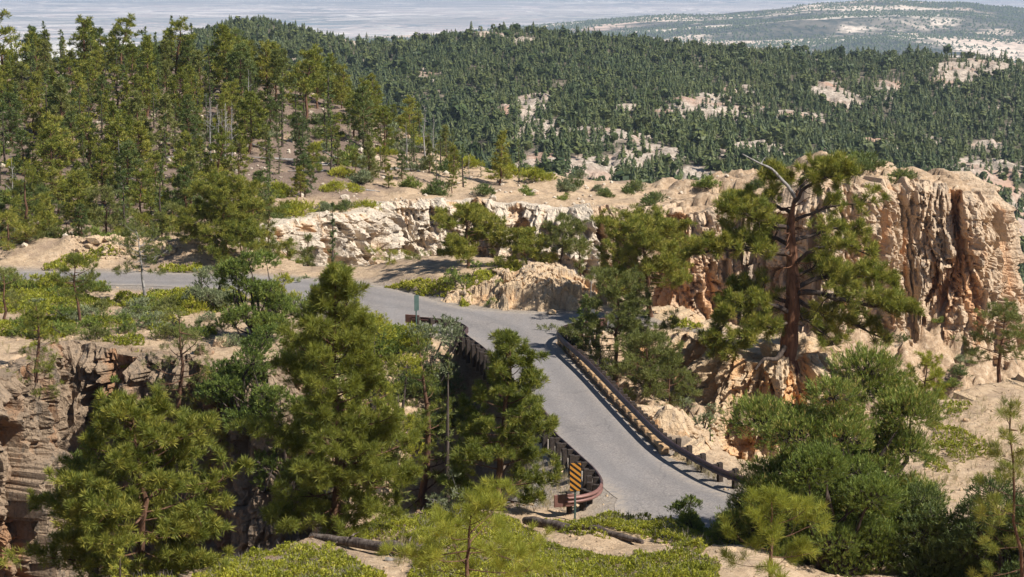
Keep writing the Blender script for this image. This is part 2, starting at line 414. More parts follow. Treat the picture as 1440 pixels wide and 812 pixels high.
def hB(x, y):
    z = .25 * fbm(x * .2, y * .2, o=3) + .1 * fbm(x * 1.1, y * 1.1, o=2)
    # roadside bank behind the far road, and the stony berm on the left
    z = z + 1.0 * sstep(-11, -4, x) * sstep(7, 2, x) * sstep(104.5, 108.5, y - .55 * (x + 4) * 0)
    z = z + 1.5 * np.exp(-((x + 29) / 7.5) ** 2 - ((y - 121.5) / 2.2) ** 2) * (1 + .5 * fbm(x * .8, y * .8)) + .9 * np.exp(-((x + 21.3) / 2.6) ** 2 - ((y - 120.5) / 2) ** 2)
    near = sstep(.15, 1.8, np.maximum(sdf(ROAD, x, y), 0))
    return z * near
def hD(x, y):
    # rocky shoulder east of the deck
    b1, b2, bid = worley(x / 1.5 + .3 * fbm(x, y), y / 1.5 + .3 * fbm(y, x), 2, True); q1, q2, qid = worley(x / .6, y / .6, 8, True)
    a, b = R0, R1
    nx, ny = unit(np.array([(a - b)[1], -(a - b)[0]]))
    d = (x - b[0]) * nx + (y - b[1]) * ny
    return -.42 - .34 * np.clip(d, 0, 20) + (.35 * fbm(x * .6, y * .6, o=4) + .8 * (bid - .5) + .3 * (qid - .5) - .3 * np.exp(-(b2 - b1) / .08)) * sstep(.3, 1.6, d)

def ground_z(x, y):
    x = np.atleast_1d(np.asarray(x, float)); y = np.atleast_1d(np.asarray(y, float))
    wob = fbm(x * .35, y * .35, o=4) * 1.0
    base = -26 + 3 * fbm(x * .05, y * .05) - .10 * np.clip(x, 0, 80)
    sA = np.maximum(sdf(POLA, x, y) + .35 * wob, 0); sB = np.maximum(sdf(POLB, x, y) + .5 * wob, 0)
    sC = np.maximum(sdf(POLC, x, y) + .9 * wob, 0); sD = np.maximum(sdf(POLD, x, y) + .3 * wob, 0)
    zA = hA(x, y) - 1.9 * sA
    back = 1.3 * (1 - sstep(-13, -10.5, x) * sstep(3.5, 2.5, x))      # rock faces stand in front of the earth there
    sB = np.where(back > .1, np.maximum(sdf(POLB, x, y) + back + .3 * wob, 0), sB)
    sC = np.maximum(sdf(POLC, x, y) + 1.5 + .4 * wob, 0)
    kB = 16.0 - 14.9 * sstep(-11.5, -9, x) * sstep(3.2, 1.5, x) + 0 * x
    zB = hB(x, y) - kB * np.minimum(sB, 1.2) - 1.1 * np.maximum(sB - 1.2, 0)
    tal = np.maximum(sC - 1.0, 0)
    zC = hC(x, y) - 8.6 * np.minimum(sC, 1.0) - .8 * tal + np.minimum(tal * .6, 1.6) * np.abs(fbm(x * .35 + .12 * y, y * .05, o=4)) * 1.8 - np.minimum(tal, 1) * .5 * fbm(x * .9, y * .5, o=4)
    t1, t2, tid = worley(x / 1.9 + .5 * fbm(x * .3, y * .2), y / 2.6 + .4 * fbm(x * .4, y * .4), 12, True); u1, u2, uid = worley(x / .7, y / .9, 13, True)
    zC = zC + sstep(.2, 1.5, tal) * sstep(8, 13, x) * ((tid - .5) * 1.0 + (uid - .5) * .5 - .5 * np.exp(-(t2 - t1) / .06))
    zD = hD(x, y) - 2.2 * sD
    z = np.maximum(np.maximum(zA, zB), np.maximum(zC, np.maximum(zD, base)))
    r = sdf(ROAD, x, y)
    inside = (np.minimum(sdf(POLA, x, y), sdf(POLB, x, y)) < .3)
    f = sstep(1.5, .3, r) * inside
    z = z * (1 - f) + f * .012
    # keep everything under the deck strip below it
    dk = sdf([tuple(L0 + (-.5, 1)), tuple(R0 + (.15, 1)), tuple(R1 + (.15, -.3)), tuple(L1 + (-.4, -.3))], x, y)
    z = np.where((dk < .05) & (f < .5), np.minimum(z, -.75), z)
    return z
_gx = np.arange(-92, 64, .4); _gy = np.arange(26, 242, .4)
_GZ = None
def gz(x, y):
    global _GZ
    if _GZ is None:
        X, Y = np.meshgrid(_gx, _gy); _GZ = ground_z(X.ravel(), Y.ravel()).reshape(X.shape)
    return float(gzv(np.array([x]), np.array([y]))[0])
def gzv(x, y):
    if _GZ is None: gz(0, 50)
    i = np.clip((x - _gx[0]) / .4, 0, len(_gx) - 1.001); j = np.clip((y - _gy[0]) / .4, 0, len(_gy) - 1.001)
    a = i.astype(int); b = j.astype(int); u = i - a; v = j - b
    return (_GZ[b, a] * (1 - u) + _GZ[b, a + 1] * u) * (1 - v) + (_GZ[b + 1, a] * (1 - u) + _GZ[b + 1, a + 1] * u) * v

# ------------------------------------------------------------------ ground sheet
def near_ground():
    xs = np.concatenate([np.arange(-92, -40, .8), np.arange(-40, 48, .3), np.arange(48, 90, .9)])
    ys = np.concatenate([np.arange(-12, 40, 1.0), np.arange(40, 126, .3), np.arange(126, 172, .38), np.arange(172, 262, 1.0)])
    X, Y = np.meshgrid(xs, ys); x, y = X.ravel(), Y.ravel()
    z = ground_z(x, y)
    z = np.where((y > 235) , z - (y - 235) * 1.2, z)
    ny, nx = X.shape
    i = np.arange(ny - 1)[:, None] * nx + np.arange(nx - 1)[None]
    F = np.stack([i, i + 1, i + nx + 1, i + nx], -1).reshape(-1, 4)
    hill = sstep(124, 138, y) * sstep(-6, -22, x)
    lit = .62 * hill + .2 + .12 * sstep(90, 105, y) + .35 * sstep(70, 60, y) * sstep(4, -6, x) * .4 + .25 * sstep(-9, -13, x) * sstep(118, 100, y) * .5
    grv = sstep(1.9, .2, np.abs(sdf(ROAD, x, y)) + .5 * fbm(x, y)) * .8
    grv = np.maximum(grv, .9 * sstep(3.0, .8, x + .4 * fbm(x, y)) * sstep(63.5, 65.5, y) * sstep(78, 72, y) * sstep(-1.2, .4, x))
    grv = np.maximum(grv, .8 * sstep(8.5, 9.5, x) * sstep(95, 96.5, y) * sstep(104, 99, y) * sstep(18, 16, x))
    zx = np.gradient(z.reshape(X.shape), axis=1) / np.gradient(X, axis=1); zy = np.gradient(z.reshape(X.shape), axis=0) / np.gradient(Y, axis=0)
    steep = sstep(.7, 1.5, np.hypot(zx, zy).ravel())
    rockhill = sstep(.12, .4, fbm(x * .16 + 9, y * .16, o=4)) * hill * .8
    outcrop = np.maximum(np.maximum(steep, sstep(12, 15, x) * sstep(132, 138, y)),  np.maximum(rockhill, .9 * sstep(-23, -17, x) * sstep(6, -2, x) * sstep(124, 130, y) * sstep(150, 143, y)))
    outcrop = np.maximum(outcrop, .9 * sstep(.4, 1.4, -sdf(POLD, x, y)) * sstep(6.6, 7.6, x - 3.65 * (92.6 - y) / 21 + 3.4))
    mb = MB(); mb.add(np.stack([x, y, z], -1), F)
    me = mb.mesh('ground', M['ground'], True, dict(litter=lit, gravel=grv, recess=outcrop))
    tag(link('ground', me), kind='structure')
near_ground()

def road():
    pts = catmull(ROAD + [ROAD[0]], .5)[:-1]
    pts = np.array(pts)
    dk = (pts[:, 1] > 72) & (pts[:, 1] < 93.5)
    j = fbm(pts[:, 0] * 1.3, pts[:, 1] * 1.3, o=3) * .16
    c = np.roll(pts, -1, 0) - np.roll(pts, 1, 0); nrm = np.stack([c[:, 1], -c[:, 0]], -1); nrm /= np.linalg.norm(nrm, axis=1)[:, None] + 1e-9
    pts = pts + nrm * (j * np.where(dk, .1, 1))[:, None]
    import bmesh
    me = bpy.data.meshes.new('road'); bm = bmesh.new()
    vs = [bm.verts.new((p[0], p[1], .03)) for p in pts]
    f = bm.faces.new(vs); bmesh.ops.triangulate(bm, faces=[f]); bmesh.ops.recalc_face_normals(bm, faces=bm.faces)
    bm.to_mesh(me); bm.free()
    # the edge attribute is read on a finer grid of the same outline, so cut the sheet by regular lines
    bm = bmesh.new(); bm.from_mesh(me)
    for k in list(range(-46, -10)) + list(np.arange(-10, 15, .35)) + list(range(15, 46)):
        bmesh.ops.bisect_plane(bm, geom=bm.verts[:] + bm.edges[:] + bm.faces[:], plane_co=(k, 0, 0), plane_no=(1, 0, 0))
    for k in list(np.arange(57, 118, .7)):
        bmesh.ops.bisect_plane(bm, geom=bm.verts[:] + bm.edges[:] + bm.faces[:], plane_co=(0, k, 0), plane_no=(0, 1, 0))
    bm.to_mesh(me); bm.free()
    co = np.empty(len(me.vertices) * 3, np.float32); me.vertices.foreach_get('co', co); co = co.reshape(-1, 3)
    e = sstep(-.8, 0, sdf([tuple(p) for p in pts[::3]], co[:, 0], co[:, 1])) * .8
    a = me.attributes.new('edge', 'FLOAT', 'POINT'); a.data.foreach_set('value', e.astype(np.float32))
    cl = catmull([(-46, 112.6), (-18, 112), (-8, 106), (-1.5, 98.5), (.05, 93.3), (3.75, 73.6), (5.2, 68), (7.2, 64.3), (10, 61.6), (14, 60), (45, 58.8)], 1.0)
    dd = pathdist([tuple(p) for p in cl], co[:, 0], co[:, 1]); tk = np.exp(-((dd - .85) / .38) ** 2) * .55
    a = me.attributes.new('track', 'FLOAT', 'POINT'); a.data.foreach_set('value', tk.astype(np.float32))
    if me.polygons[0].normal.z < 0: me.flip_normals()
    me.materials.append(M['asphalt'])
    tag(link('road', me), kind='structure')
road()

# ------------------------------------------------------------------ cliffs: displaced rock faces standing on the edges of the ground
def cliff(name, path, res=.14, colw=2.2, rowh=5.5, amp=1.0, batter=.18, mat='rock', side=1, seed=0, proud=.5, crack=.8, ledge=.35, talus=0, smooth=False, rim=.6):
    """path: (x, y, z top, z bottom); the rock stands out to the `side` of the path's direction"""
    P = catmull(path, res)
    s = np.concatenate([[0], np.cumsum(np.hypot(*np.diff(P[:, :2], axis=0).T))])
    T = np.gradient(P[:, :2], axis=0); T /= np.linalg.norm(T, axis=1)[:, None] + 1e-9
    k = max(3, int(2.0 / res)); ker = np.hanning(2 * k + 1); ker /= ker.sum()
    T = np.stack([np.convolve(np.pad(T[:, q], k, mode='edge'), ker, 'valid') for q in (0, 1)], -1)
    T /= np.linalg.norm(T, axis=1)[:, None] + 1e-9
    nrm = np.stack([T[:, 1], -T[:, 0]], -1) * side
    Hmax = (P[:, 2] - P[:, 3]).max(); nz = max(8, int(Hmax / res))
    t = np.linspace(0, 1, nz)
    Sx = s[:, None] + 0 * t[None]; H = (P[:, 2] - P[:, 3])[:, None] * t[None]
    c1_, c2_, cc_ = worley(s / colw + seed * 7.1, s * 0 + .5, seed)
    zt = P[:, 2][:, None] + (.5 * fbm(s * .6 + seed, s * 0 + 3.3, o=4) + rim * (cc_ - .45))[:, None]
    Z = zt - H
    wx = Sx + 1.3 * fbm(Sx * .25, Z * .12 + seed, o=3) * colw * .5
    jx = .22 * fbm(Sx * 1.3, Z * .5, o=3); jz = .25 * fbm(Sx * .5, Z * 1.1 + 9, o=3)
    f1, f2, cid = worley(wx / colw + seed * 7.1 + jx, Z / rowh + jz + .2 * fbm(Sx * .3, Z * .3, o=2), seed, True); fo = worley.ox
    g1, g2, gid = worley(wx / (colw * .45) + seed * 3.7 + jx, Z / (rowh * (.38 if rowh < 9 else .27)) + jz, seed + 5, True); go = worley.ox
    h1, h2, hid = worley(wx / (colw * .2) + 1.7 + jx, Z / (rowh * (.17 if rowh < 9 else .10)) + jz, seed + 9, True); ho = worley.ox
    k1, k2, kid = worley(wx / (colw * .09) + 4.1, Z / (rowh * (.07 if rowh < 9 else .04)), seed + 11, True); ko = worley.ox
    frc = lambda c, k: ((c * k) % 1.0) - .5
    big = fbm(Sx * .10 + seed, Z * .04, o=3) * amp * 1.3
    vert = np.abs(fbm(Sx * .9 + seed, Z * .07, o=4)) * -amp * .4
    d = big + (cid - .5) * amp * 1.7 + (gid - .5) * amp * 1.0 + (hid - .5) * amp * .46 + (kid - .5) * amp * .2 + vert
    d += amp * (3.0 * frc(cid, 37.7) * fo + 2.4 * frc(gid, 53.3) * go + 1.1 * frc(hid, 29.1) * ho + .5 * frc(kid, 61.3) * ko)      # each block faces its own way
    d -= crack * amp * (np.exp(-(f2 - f1) / .035) * .8 + .5 * np.exp(-(g2 - g1) / .05) + .18 * np.exp(-(h2 - h1) / .07))
    zl = Z / (rowh * (.30 if rowh < 9 else .14)) + .35 * fbm(Sx * .12, Z * .1 + seed, o=3)
    d += ledge * (zl - np.floor(zl) - .5) * -1
    d += .10 * fbm(Sx * 2.1, Z * 1.9, o=3) * amp + .05 * fbm(Sx * 6, Z * 6, o=2)
    roll = sstep(0, .9, H)                       # brow rolls back into the ground
    off = proud + d * (.25 + .75 * roll) - (1 - roll) * .55 + batter * H
    if talus: off = off + talus * np.clip(t - .55, 0, 1)[None] ** 1.5 * (P[:, 2] - P[:, 3])[:, None] * 2
    X = P[:, 0][:, None] + nrm[:, 0][:, None] * off; Y = P[:, 1][:, None] + nrm[:, 1][:, None] * off
    Zd = Z + .15 * (hid - .5)
    # a lip that runs back under the ground
    lip = 2.6 + .5 * fbm(s * .8, s * 0 + seed)
    Xl = (P[:, 0] - nrm[:, 0] * lip)[:, None]; Yl = (P[:, 1] - nrm[:, 1] * lip)[:, None]
    Zl = (ground_z(Xl.ravel(), Yl.ravel()) - .12)[:, None]
    Xm = (P[:, 0] - nrm[:, 0] * .5)[:, None]; Ym = (P[:, 1] - nrm[:, 1] * .5)[:, None]
    X = np.concatenate([Xl, Xm, X], 1); Y = np.concatenate([Yl, Ym, Y], 1); Zd = np.concatenate([Zl, np.maximum(Zd[:, :1] - .05, Zl), Zd], 1)
    rec = np.clip(-(cid - .5) * .9 - (gid - .5) * .5 + .55 * np.exp(-(f2 - f1) / .15), -1, 1)
    rec = np.concatenate([rec[:, :1] * 0, rec[:, :1] * 0, rec], 1)
    n, m = X.shape
    i = np.arange(n - 1)[:, None] * m + np.arange(m - 1)[None]
    F = np.stack([i, i + 1, i + m + 1, i + m], -1).reshape(-1, 4)
    if side < 0: F = F[:, ::-1]
    mb = MB(); mb.add(np.stack([X, Y, Zd], -1).reshape(-1, 3), F)
    me = mb.mesh(name, M[mat], smooth, dict(recess=rec.ravel()))
    o = tag(link(name, me), kind='structure')
    return o

def rim_z(x, y):
    z = np.full(x.shape, -99.0)
    for poly, h in ((POLA, hA), (POLB, hB), (POLC, hC)):
        z = np.where(sdf(poly, x, y) < 1.2, np.maximum(z, h(x, y)), z)
    return np.where(z < -90, ground_z(x, y), z)
def gpath(pts, zb):
    pts = np.array(pts, float); z = rim_z(pts[:, 0], pts[:, 1])
    zb = np.broadcast_to(np.asarray(zb, float), (len(pts),))
    return [(p[0], p[1], zz + .1, b) for p, zz, b in zip(pts, z, zb)]

# the great butte on the right and the white cliff joining it to the hill
W = [(-19.5, 126.5), (-17.3, 132), (-15.2, 137.5), (-11.5, 141.3), (-10.3, 146), (-3, 147.4), (4, 145.4), (6.5, 145.8)]
cliff('white_cliff', gpath(W, [-5, -6, -8, -9, -9, -9, -12, -13]), .16, 2.0, 4.2, 1.0, .42, 'rock_white', 1, 2, .3, .6, .5, .12)
BUT = [(5, 145.6), (10, 146.4), (14, 143.4), (19, 144), (22.5, 141.8), (26, 140.4), (29, 141.4), (32, 143), (35, 142.4), (37, 142.0), (39.2, 143.2), (40.4, 146), (40.8, 151), (40.6, 158), (39, 170)]
cliff('butte_cliff', gpath(BUT, -19), .12, 2.3, 15, .95, .15, 'rock', 1, 4, .5, .8, .14, .16)
# cliffs of the far plateau
LEFT = [(-40, 83.6), (-31, 82.6), (-27.4, 82.0), (-25.2, 82.4), (-24.4, 85), (-24.2, 89), (-23.6, 92), (-21.5, 91.4), (-19, 89.8), (-16.4, 88.1), (-14.4, 86.7), (-12.6, 85.5), (-11, 86), (-9.6, 88.4)]
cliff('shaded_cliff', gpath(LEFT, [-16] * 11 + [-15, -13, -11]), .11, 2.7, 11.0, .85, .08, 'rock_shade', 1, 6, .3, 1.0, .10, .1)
RIGHT = [(6.8, 96.0), (8.2, 96), (9.1, 95.0), (9.7, 93.2), (10.4, 91), (11.6, 89.3), (13.2, 88.5), (14.6, 88.5), (16, 89), (17.2, 91), (16.5, 94), (13.5, 96.7), (10.7, 100.1), (9.2, 104.2)]
cliff('promontory_cliff', gpath(RIGHT, -12), .08, 1.25, 3.4, .62, .42, 'boulder', 1, 8, .15, 1.0, .25, .05)
NEARL = [(-26, 42.8), (-19, 45.6), (-14, 48.2), (-10, 51.5), (-8, 55), (-6.6, 58), (-4.2, 62), (-1.6, 64.4), (.1, 66.4)]
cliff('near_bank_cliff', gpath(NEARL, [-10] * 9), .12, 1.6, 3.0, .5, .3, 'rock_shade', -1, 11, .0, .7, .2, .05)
NEARR = [(8.0, 72.3), (10, 70.4), (12, 70.2), (14, 70.8), (17, 76.5), (20.5, 79.6), (24, 82), (32, 83.4), (44, 84)]
cliff('east_bank_cliff', gpath(NEARR, [-12] * 9), .10, 1.4, 3.0, .5, .2, 'boulder', -1, 13, .1, .9, .2, .05)

# ------------------------------------------------------------------ loose rocks
def rock_mesh(name, r, seed, sub=4, mat='boulder', squash=(1, 1, 1), amp=.33, angular=1.0):
    import bmesh
    bm = bmesh.new(); bmesh.ops.create_icosphere(bm, subdivisions=sub, radius=1)
    V = np.array([v.co[:] for v in bm.verts])
    rg = np.random.default_rng(seed)
    for _ in range(9):                              # flat broken faces
        n = unit(rg.normal(size=3)); d = rg.uniform(.55, .9)
        k = V @ n; V = V - np.outer(np.maximum(k - d, 0), n) * angular
    D = fbm(V[:, 0] * 1.4 + seed, V[:, 1] * 1.4, V[:, 2] * 1.4, o=5)
    zl = V[:, 2] * 4 + fbm(V[:, 0] + seed, V[:, 1]) * 1.2
    V = V * (1 + amp * D + .05 * np.abs((zl - np.floor(zl)) - .5))[:, None] * np.array(squash) * r
    F = np.array([[v.index for v in f.verts] for f in bm.faces]); bm.free()
    mb = MB(); mb.add(V, F)
    return mb.mesh(name, M[mat], False, dict(recess=np.clip(D * 1.2, -1, 1)))

def boulder(px, py, Y, r, seed, label, squash=(1, 1, 1), mat='boulder', group=None, sub=4, name='boulder'):
    x, y, _ = at(px, py, Y); z = gz(x, y)
    o = link(name, rock_mesh(name, r, seed, sub, mat, squash), None, (x, y, z + r * squash[2] * .35), seed * 1.3)
    return tag(o, label, 'rock', group)

# rock knoll at the junction
def knoll():
    xs = np.arange(-5.2, 7.6, .07); ys = np.arange(101.6, 112, .09)
    X, Y = np.meshgrid(xs, ys); x, y = X.ravel(), Y.ravel()
    poly = [(-4.6, 104.9), (-2.2, 103.5), (-.6, 102.5), (1.2, 102.1), (3.4, 101.9), (5.2, 102.3), (6.6, 103.6), (6.9, 106), (5, 108.6), (1, 110), (-3, 109.5), (-5, 107.5)]
    w = fbm(x * .7, y * .7, o=4)
    d = -sdf(poly, x, y) + .8 * w + .5 * fbm(x * .35 + 2, y * .35)
    h = np.interp(x, [-5, -3.4, -2, -.5, 1, 2.5, 4, 5.5, 7], [.45, .7, .9, 1.25, 1.65, 1.7, 1.3, .7, .3])
    f1, f2, cid = worley(x / 1.3 + .3 * w, y / 1.3 + d * .3, 3, True); g1, g2, gid = worley(x / .5 + .2 * w, y / .5 + d, 4, True)
    front = sstep(0, 1.5, d + (cid - .5) * .9)
    h = h * (1 + .28 * fbm(x * .5 + 7, y * .5, o=3))
    z = -.35 + (h + .35) * front ** .8 + (.55 * (cid - .5) + .22 * (gid - .5)) * front - (.22 * np.exp(-(f2 - f1) / .08) + .08 * np.exp(-(g2 - g1) / .1)) * front
    zl = z * 3.4 + w; z = z + .10 * (zl - np.floor(zl) - .5) * front + .1 * fbm(x * 3, y * 3, o=3) * front
    ny, nx = X.shape; i = np.arange(ny - 1)[:, None] * nx + np.arange(nx - 1)[None]
    F = np.stack([i, i + 1, i + nx + 1, i + nx], -1).reshape(-1, 4)
    keep = (d[F] > -.6).any(1)
    mb = MB(); mb.add(np.stack([x + .12 * fbm(y * 2, z * 3), y - .35 * (gid - .5) * front, z], -1), F[keep])
    o = link('rock_knoll', mb.mesh('rock_knoll', M['boulder'], False, dict(recess=np.clip((.5 - cid) * .8, -1, 1))))
    tag(o, kind='structure')
knoll()

boulder(941, 598, 77.5, 1.05, 21, 'largest orange boulder just outside the cliff-side guardrail, midway along its lower half', (.9, .9, 1.15))
boulder(903, 588, 80, .55, 22, 'rounded tan boulder between the cliff-side guardrail and the largest orange boulder', (1.2, 1, .8))
boulder(962, 573, 79.5, .75, 23, 'blocky orange boulder standing behind the largest boulder by the rail', (1, .8, 1.1))
boulder(985, 612, 76, .6, 24, 'pale boulder on the slope edge right of the largest orange boulder', (1.1, 1, .9))
boulder(925, 572, 82, .5, 25, 'small tan boulder above the orange boulders beside the cliff-side guardrail', (1.2, 1, .7))
boulder(845, 520, 89, .45, 26, 'brown boulder under the pine trunk right of the far guardrail end', (1.3, 1, .8))
boulder(1128, 508, 90.5, .95, 27, 'leaning orange rock slab at the foot of the big twisted pine', (1.3, .7, .8))
boulder(1002, 458, 99, .75, 28, 'upright orange boulder standing alone left of the big twisted pine', (.6, .6, 1.3))
boulder(1085, 508, 90.5, .7, 29, 'dark cracked rock left of the big twisted pine trunk', (1.1, .8, .9))
boulder(1340, 562, 80.5, .9, 30, 'low grey brown boulder on the sandy rim at the right', (1.7, .8, .55))
boulder(1358, 558, 81.2, .45, 31, 'small tan boulder against the low rim boulder at the right', (1, .9, .9))
boulder(1312, 548, 82.5, .35, 32, 'small pale rock beside the yellow green pine on the right rim', (1.2, 1, .6))
boulder(1233, 778, 56.0, .27, 33, 'egg shaped tan stone on bare sand under the big juniper', (.95, .7, 1.0))
boulder(1022, 783, 53.5, .25, 34, 'flat reddish stone in the sand left of the long needled sapling', (1.4, .9, .5))
boulder(322, 776, 50.8, .22, 35, 'flat pale stone at the edge of the green mat bottom left', (1.8, 1, .5))
boulder(870, 428, 101.6, .35, 36, 'small tan stone fallen at the right foot of the rock knoll', (1.3, 1, .7), sub=3)
boulder(777, 428, 101.3, .3, 37, 'small pale stone on the pavement edge below the knoll face', (1.2, 1, .7), sub=3)
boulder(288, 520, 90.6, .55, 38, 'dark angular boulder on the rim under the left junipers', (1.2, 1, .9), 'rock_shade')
boulder(310, 468, 92.5, .5, 39, 'pale brown boulder on the plateau rim between two left junipers', (1.2, .9, .9))
# ------------------------------------------------------------------ vegetation
def tufts(mb, P, D, size, n, rg, spread=.8, width=.05, along=.5, up=.15, tint=None, tv=.25):
    """n narrow leaf blades round every point of P, fanned about direction D"""
    P = np.asarray(P, float); D = np.asarray(D, float)
    if not len(P): return
    D = D / (np.linalg.norm(D, axis=1)[:, None] + 1e-9)
    K = len(P); sz = np.broadcast_to(np.asarray(size, float), (K,))
    nd = D[:, None] + spread * rg.normal(size=(K, n, 3)); nd[..., 2] += up
    nd /= np.linalg.norm(nd, axis=2)[..., None] + 1e-9
    L = sz[:, None] * rg.uniform(.65, 1.1, (K, n))
    b = P[:, None] - D[:, None] * (sz[:, None] * along * rg.uniform(0, 1, (K, n)))[..., None]
    sd = np.cross(nd, rg.normal(size=(K, n, 3))); sd /= np.linalg.norm(sd, axis=2)[..., None] + 1e-9
    w = (L * width)[..., None]
    mid = b + nd * (L * .5)[..., None]
    V = np.stack([b, mid - sd * w, b + nd * L[..., None], mid + sd * w], 2).reshape(-1, 3)
    F = np.arange(K * n * 4).reshape(-1, 4)
    t = rg.uniform(.5 - tv, .5 + tv, (K, 1)) if tint is None else np.broadcast_to(np.asarray(tint, float).reshape(-1, 1), (K, 1))
    t = np.repeat((t + rg.normal(0, .09, (K, n))).reshape(-1), 4)
    mb.add(V, F, np.clip(t, 0, 1))

class Plant:
    def __init__(s, seed): s.w = MB(); s.rg = np.random.default_rng(seed); s.P = []; s.D = []; s.S = []
    def tuft(s, p, d, z=1.0): s.P.append(p); s.D.append(d); s.S.append(z)
    def limb(s, p0, dirn, L, r, bend=.25, n=6, wig=.08, k=5):
        d = unit(dirn); pts = [np.array(p0, float)]; st = L / (n - 1)
        for i in range(n - 1):
            d = unit(d + np.array([0, 0, bend / (n - 1)]) + s.rg.normal(0, wig, 3)); pts.append(pts[-1] + d * st)
        pts = np.array(pts); tube(s.w, pts, np.linspace(r, r * .25, n), k); return pts
    def dress(s, pts, L, r, dens=1.0, start=.3, tw=.35, kt=3, rise=.35, droop=0.0, sub=2):
        """side twigs with tufts along a limb"""
        n = len(pts); cum = np.linspace(0, 1, n)
        m = max(2, int(L * 4.2 * dens * (1 - start)))
        for i in range(m):
            u = start + (1 - start) * (i + s.rg.uniform(0, 1)) / m
            q = np.array([np.interp(u, cum, pts[:, a]) for a in range(3)])
            j = min(n - 2, int(u * (n - 1))); t = unit(pts[j + 1] - pts[j])
            sidev = unit(np.cross(t, [0, 0, 1]) * s.rg.choice([-1, 1]) + s.rg.normal(0, .35, 3))
            d = unit(t * .75 + sidev * .85 + np.array([0, 0, rise - droop]))
            l = (tw * L * (1.05 - u) + .16 + .1 * s.rg.uniform()) * s.rg.uniform(.6, 1.2)
            e = q + d * l + np.array([0, 0, .12 * l])
            mid = q + d * l * .55
            tube(s.w, [q, mid, e], [r * .28 * (1.15 - u), r * .2 * (1.15 - u), .006], kt, cap=False)
            s.tuft(e, e - mid + np.array([0, 0, .12]))
            for _ in range(sub - 1):
                f = s.rg.uniform(.35, .85); p = q + (e - q) * f
                dd = unit(d + s.rg.normal(0, .55, 3) + np.array([0, 0, .3])); ee = p + dd * (.14 + .12 * l)
                s.tuft(ee, dd, .85)
        s.tuft(pts[-1], pts[-1] - pts[-2])

def fit(p, W, h=None, D=None):
    P = np.array(p.P); ax = np.percentile(np.abs(P[:, 0]), 96); ay = np.percentile(np.abs(P[:, 1]), 96)
    k = np.array([np.clip(W / ax, .6, 1.9), np.clip((D or W) / ay, .6, 1.9), 1.0 if h is None else np.clip(h / np.percentile(P[:, 2], 99.7), .6, 1.2)])
    p.P = list(P * k); p.w.v = [v * k for v in p.w.v]
def mesh_pair(p, name, needle, bark, n, size, spread=.8, width=.05, along=.5, up=.15, tv=.25):
    c = MB(); tufts(c, p.P, p.D, size * np.array(p.S), n, p.rg, spread, width, along, up, None, tv)
    return p.w.mesh(name + '_trunk', M[bark], True), c.mesh(name + '_crown', M[needle])

def ponderosa(seed, h, W, n=26, size=.24, base=.12, top=.55, dens=1.0, step=.28, lean=(0, 0), gaps=.15, r0=None, bark='bark', needle='needle', width=.045, shape='round', spread=.8, sub=2, droop=0.0, twk=.35):
    p = Plant(seed); rg = p.rg; r0 = r0 or .012 * h + .035
    W0 = W; step *= .8
    nz = 9; z = np.linspace(0, h, nz)
    tx = lean[0] * (z / h) ** 1.3 * h + np.cumsum(rg.normal(0, .012 * h, nz)) * (z > 0); ty = lean[1] * (z / h) ** 1.3 * h + np.cumsum(rg.normal(0, .012 * h, nz)) * (z > 0)
    T = np.stack([tx, ty, z], -1); T[0, 2] = -.4
    tube(p.w, T, np.interp(z / h, [0, .06, .5, 1], [r0 * 1.35, r0, r0 * .62, .012]), 9)
    az = rg.uniform(0, 6.28); zz = base * h
    while zz < h * .985:
        t = min(1.0, max(0.0, (zz / h - base) / (1 - base)))
        if shape == 'cone': prof = (1 - t) ** .85 * .95 + .06
        elif shape == 'wide': prof = min(1.0, (1 - t) ** .7 * 1.12 + .07) * (.8 + .2 * min(1, t * 5))
        elif shape == 'slim': prof = (1 - t) ** .6 * .9 + .1
        elif shape == 'flat': prof = .35 + .65 * math.sin(math.pi * min(1, .25 + t * .75))
        else: prof = (math.sin(math.pi * (.22 + .76 * t)) ** .75) * .95 + .06
        az += 2.4 + rg.normal(0, .5)
        L = W * prof * rg.uniform(.62, 1.12)
        if rg.uniform() > gaps and L > .12:
            q = np.array([np.interp(zz, z, T[:, a]) for a in (0, 1)] + [zz])
            el = -.18 + .85 * t ** 1.5 + rg.normal(0, .12) - droop
            d = [math.cos(az) * math.cos(el), math.sin(az) * math.cos(el), math.sin(el)]
            r = max(.012, r0 * .34 * (L / W) ** .8)
            pts = p.limb(q, d, L, r, .45 - droop, 6, .10)
            p.dress(pts, L, r, dens, .22 + .12 * (1 - t), twk, 3, .3, droop, sub)
            for _ in range(int(2.0 * L * dens + rg.uniform())):      # forked boughs
                u = rg.uniform(.25, .9); j = min(4, int(u * 5)); t_ = unit(pts[j + 1] - pts[j]); b = pts[j] + (pts[j + 1] - pts[j]) * (u * 5 - j)
                l = L * rg.uniform(.22, .45); d2 = unit(t_ * .7 + rg.normal(0, .5, 3) + np.array([0, 0, .22]))
                q2 = p.limb(b, d2, l, r * .35, .4, 4, .14, 3); p.dress(q2, max(l, .5), r * .3, dens, .3, twk, 3, .3, 0, sub)
        elif rg.uniform() < .4:
            q = np.array([np.interp(zz, z, T[:, a]) for a in (0, 1)] + [zz])
            p.limb(q, [math.cos(az), math.sin(az), -.1], L * .6, .012 + .004 * h, .1, 4, .15, 4)
        zz += step * rg.uniform(.6, 1.4)
    for _ in range(3): p.tuft(T[-1] + rg.normal(0, .06, 3), [0, 0, 1])
    fit(p, W0, h)
    return mesh_pair(p, 'pine', needle, bark, n, size, spread, width, .5, .18)

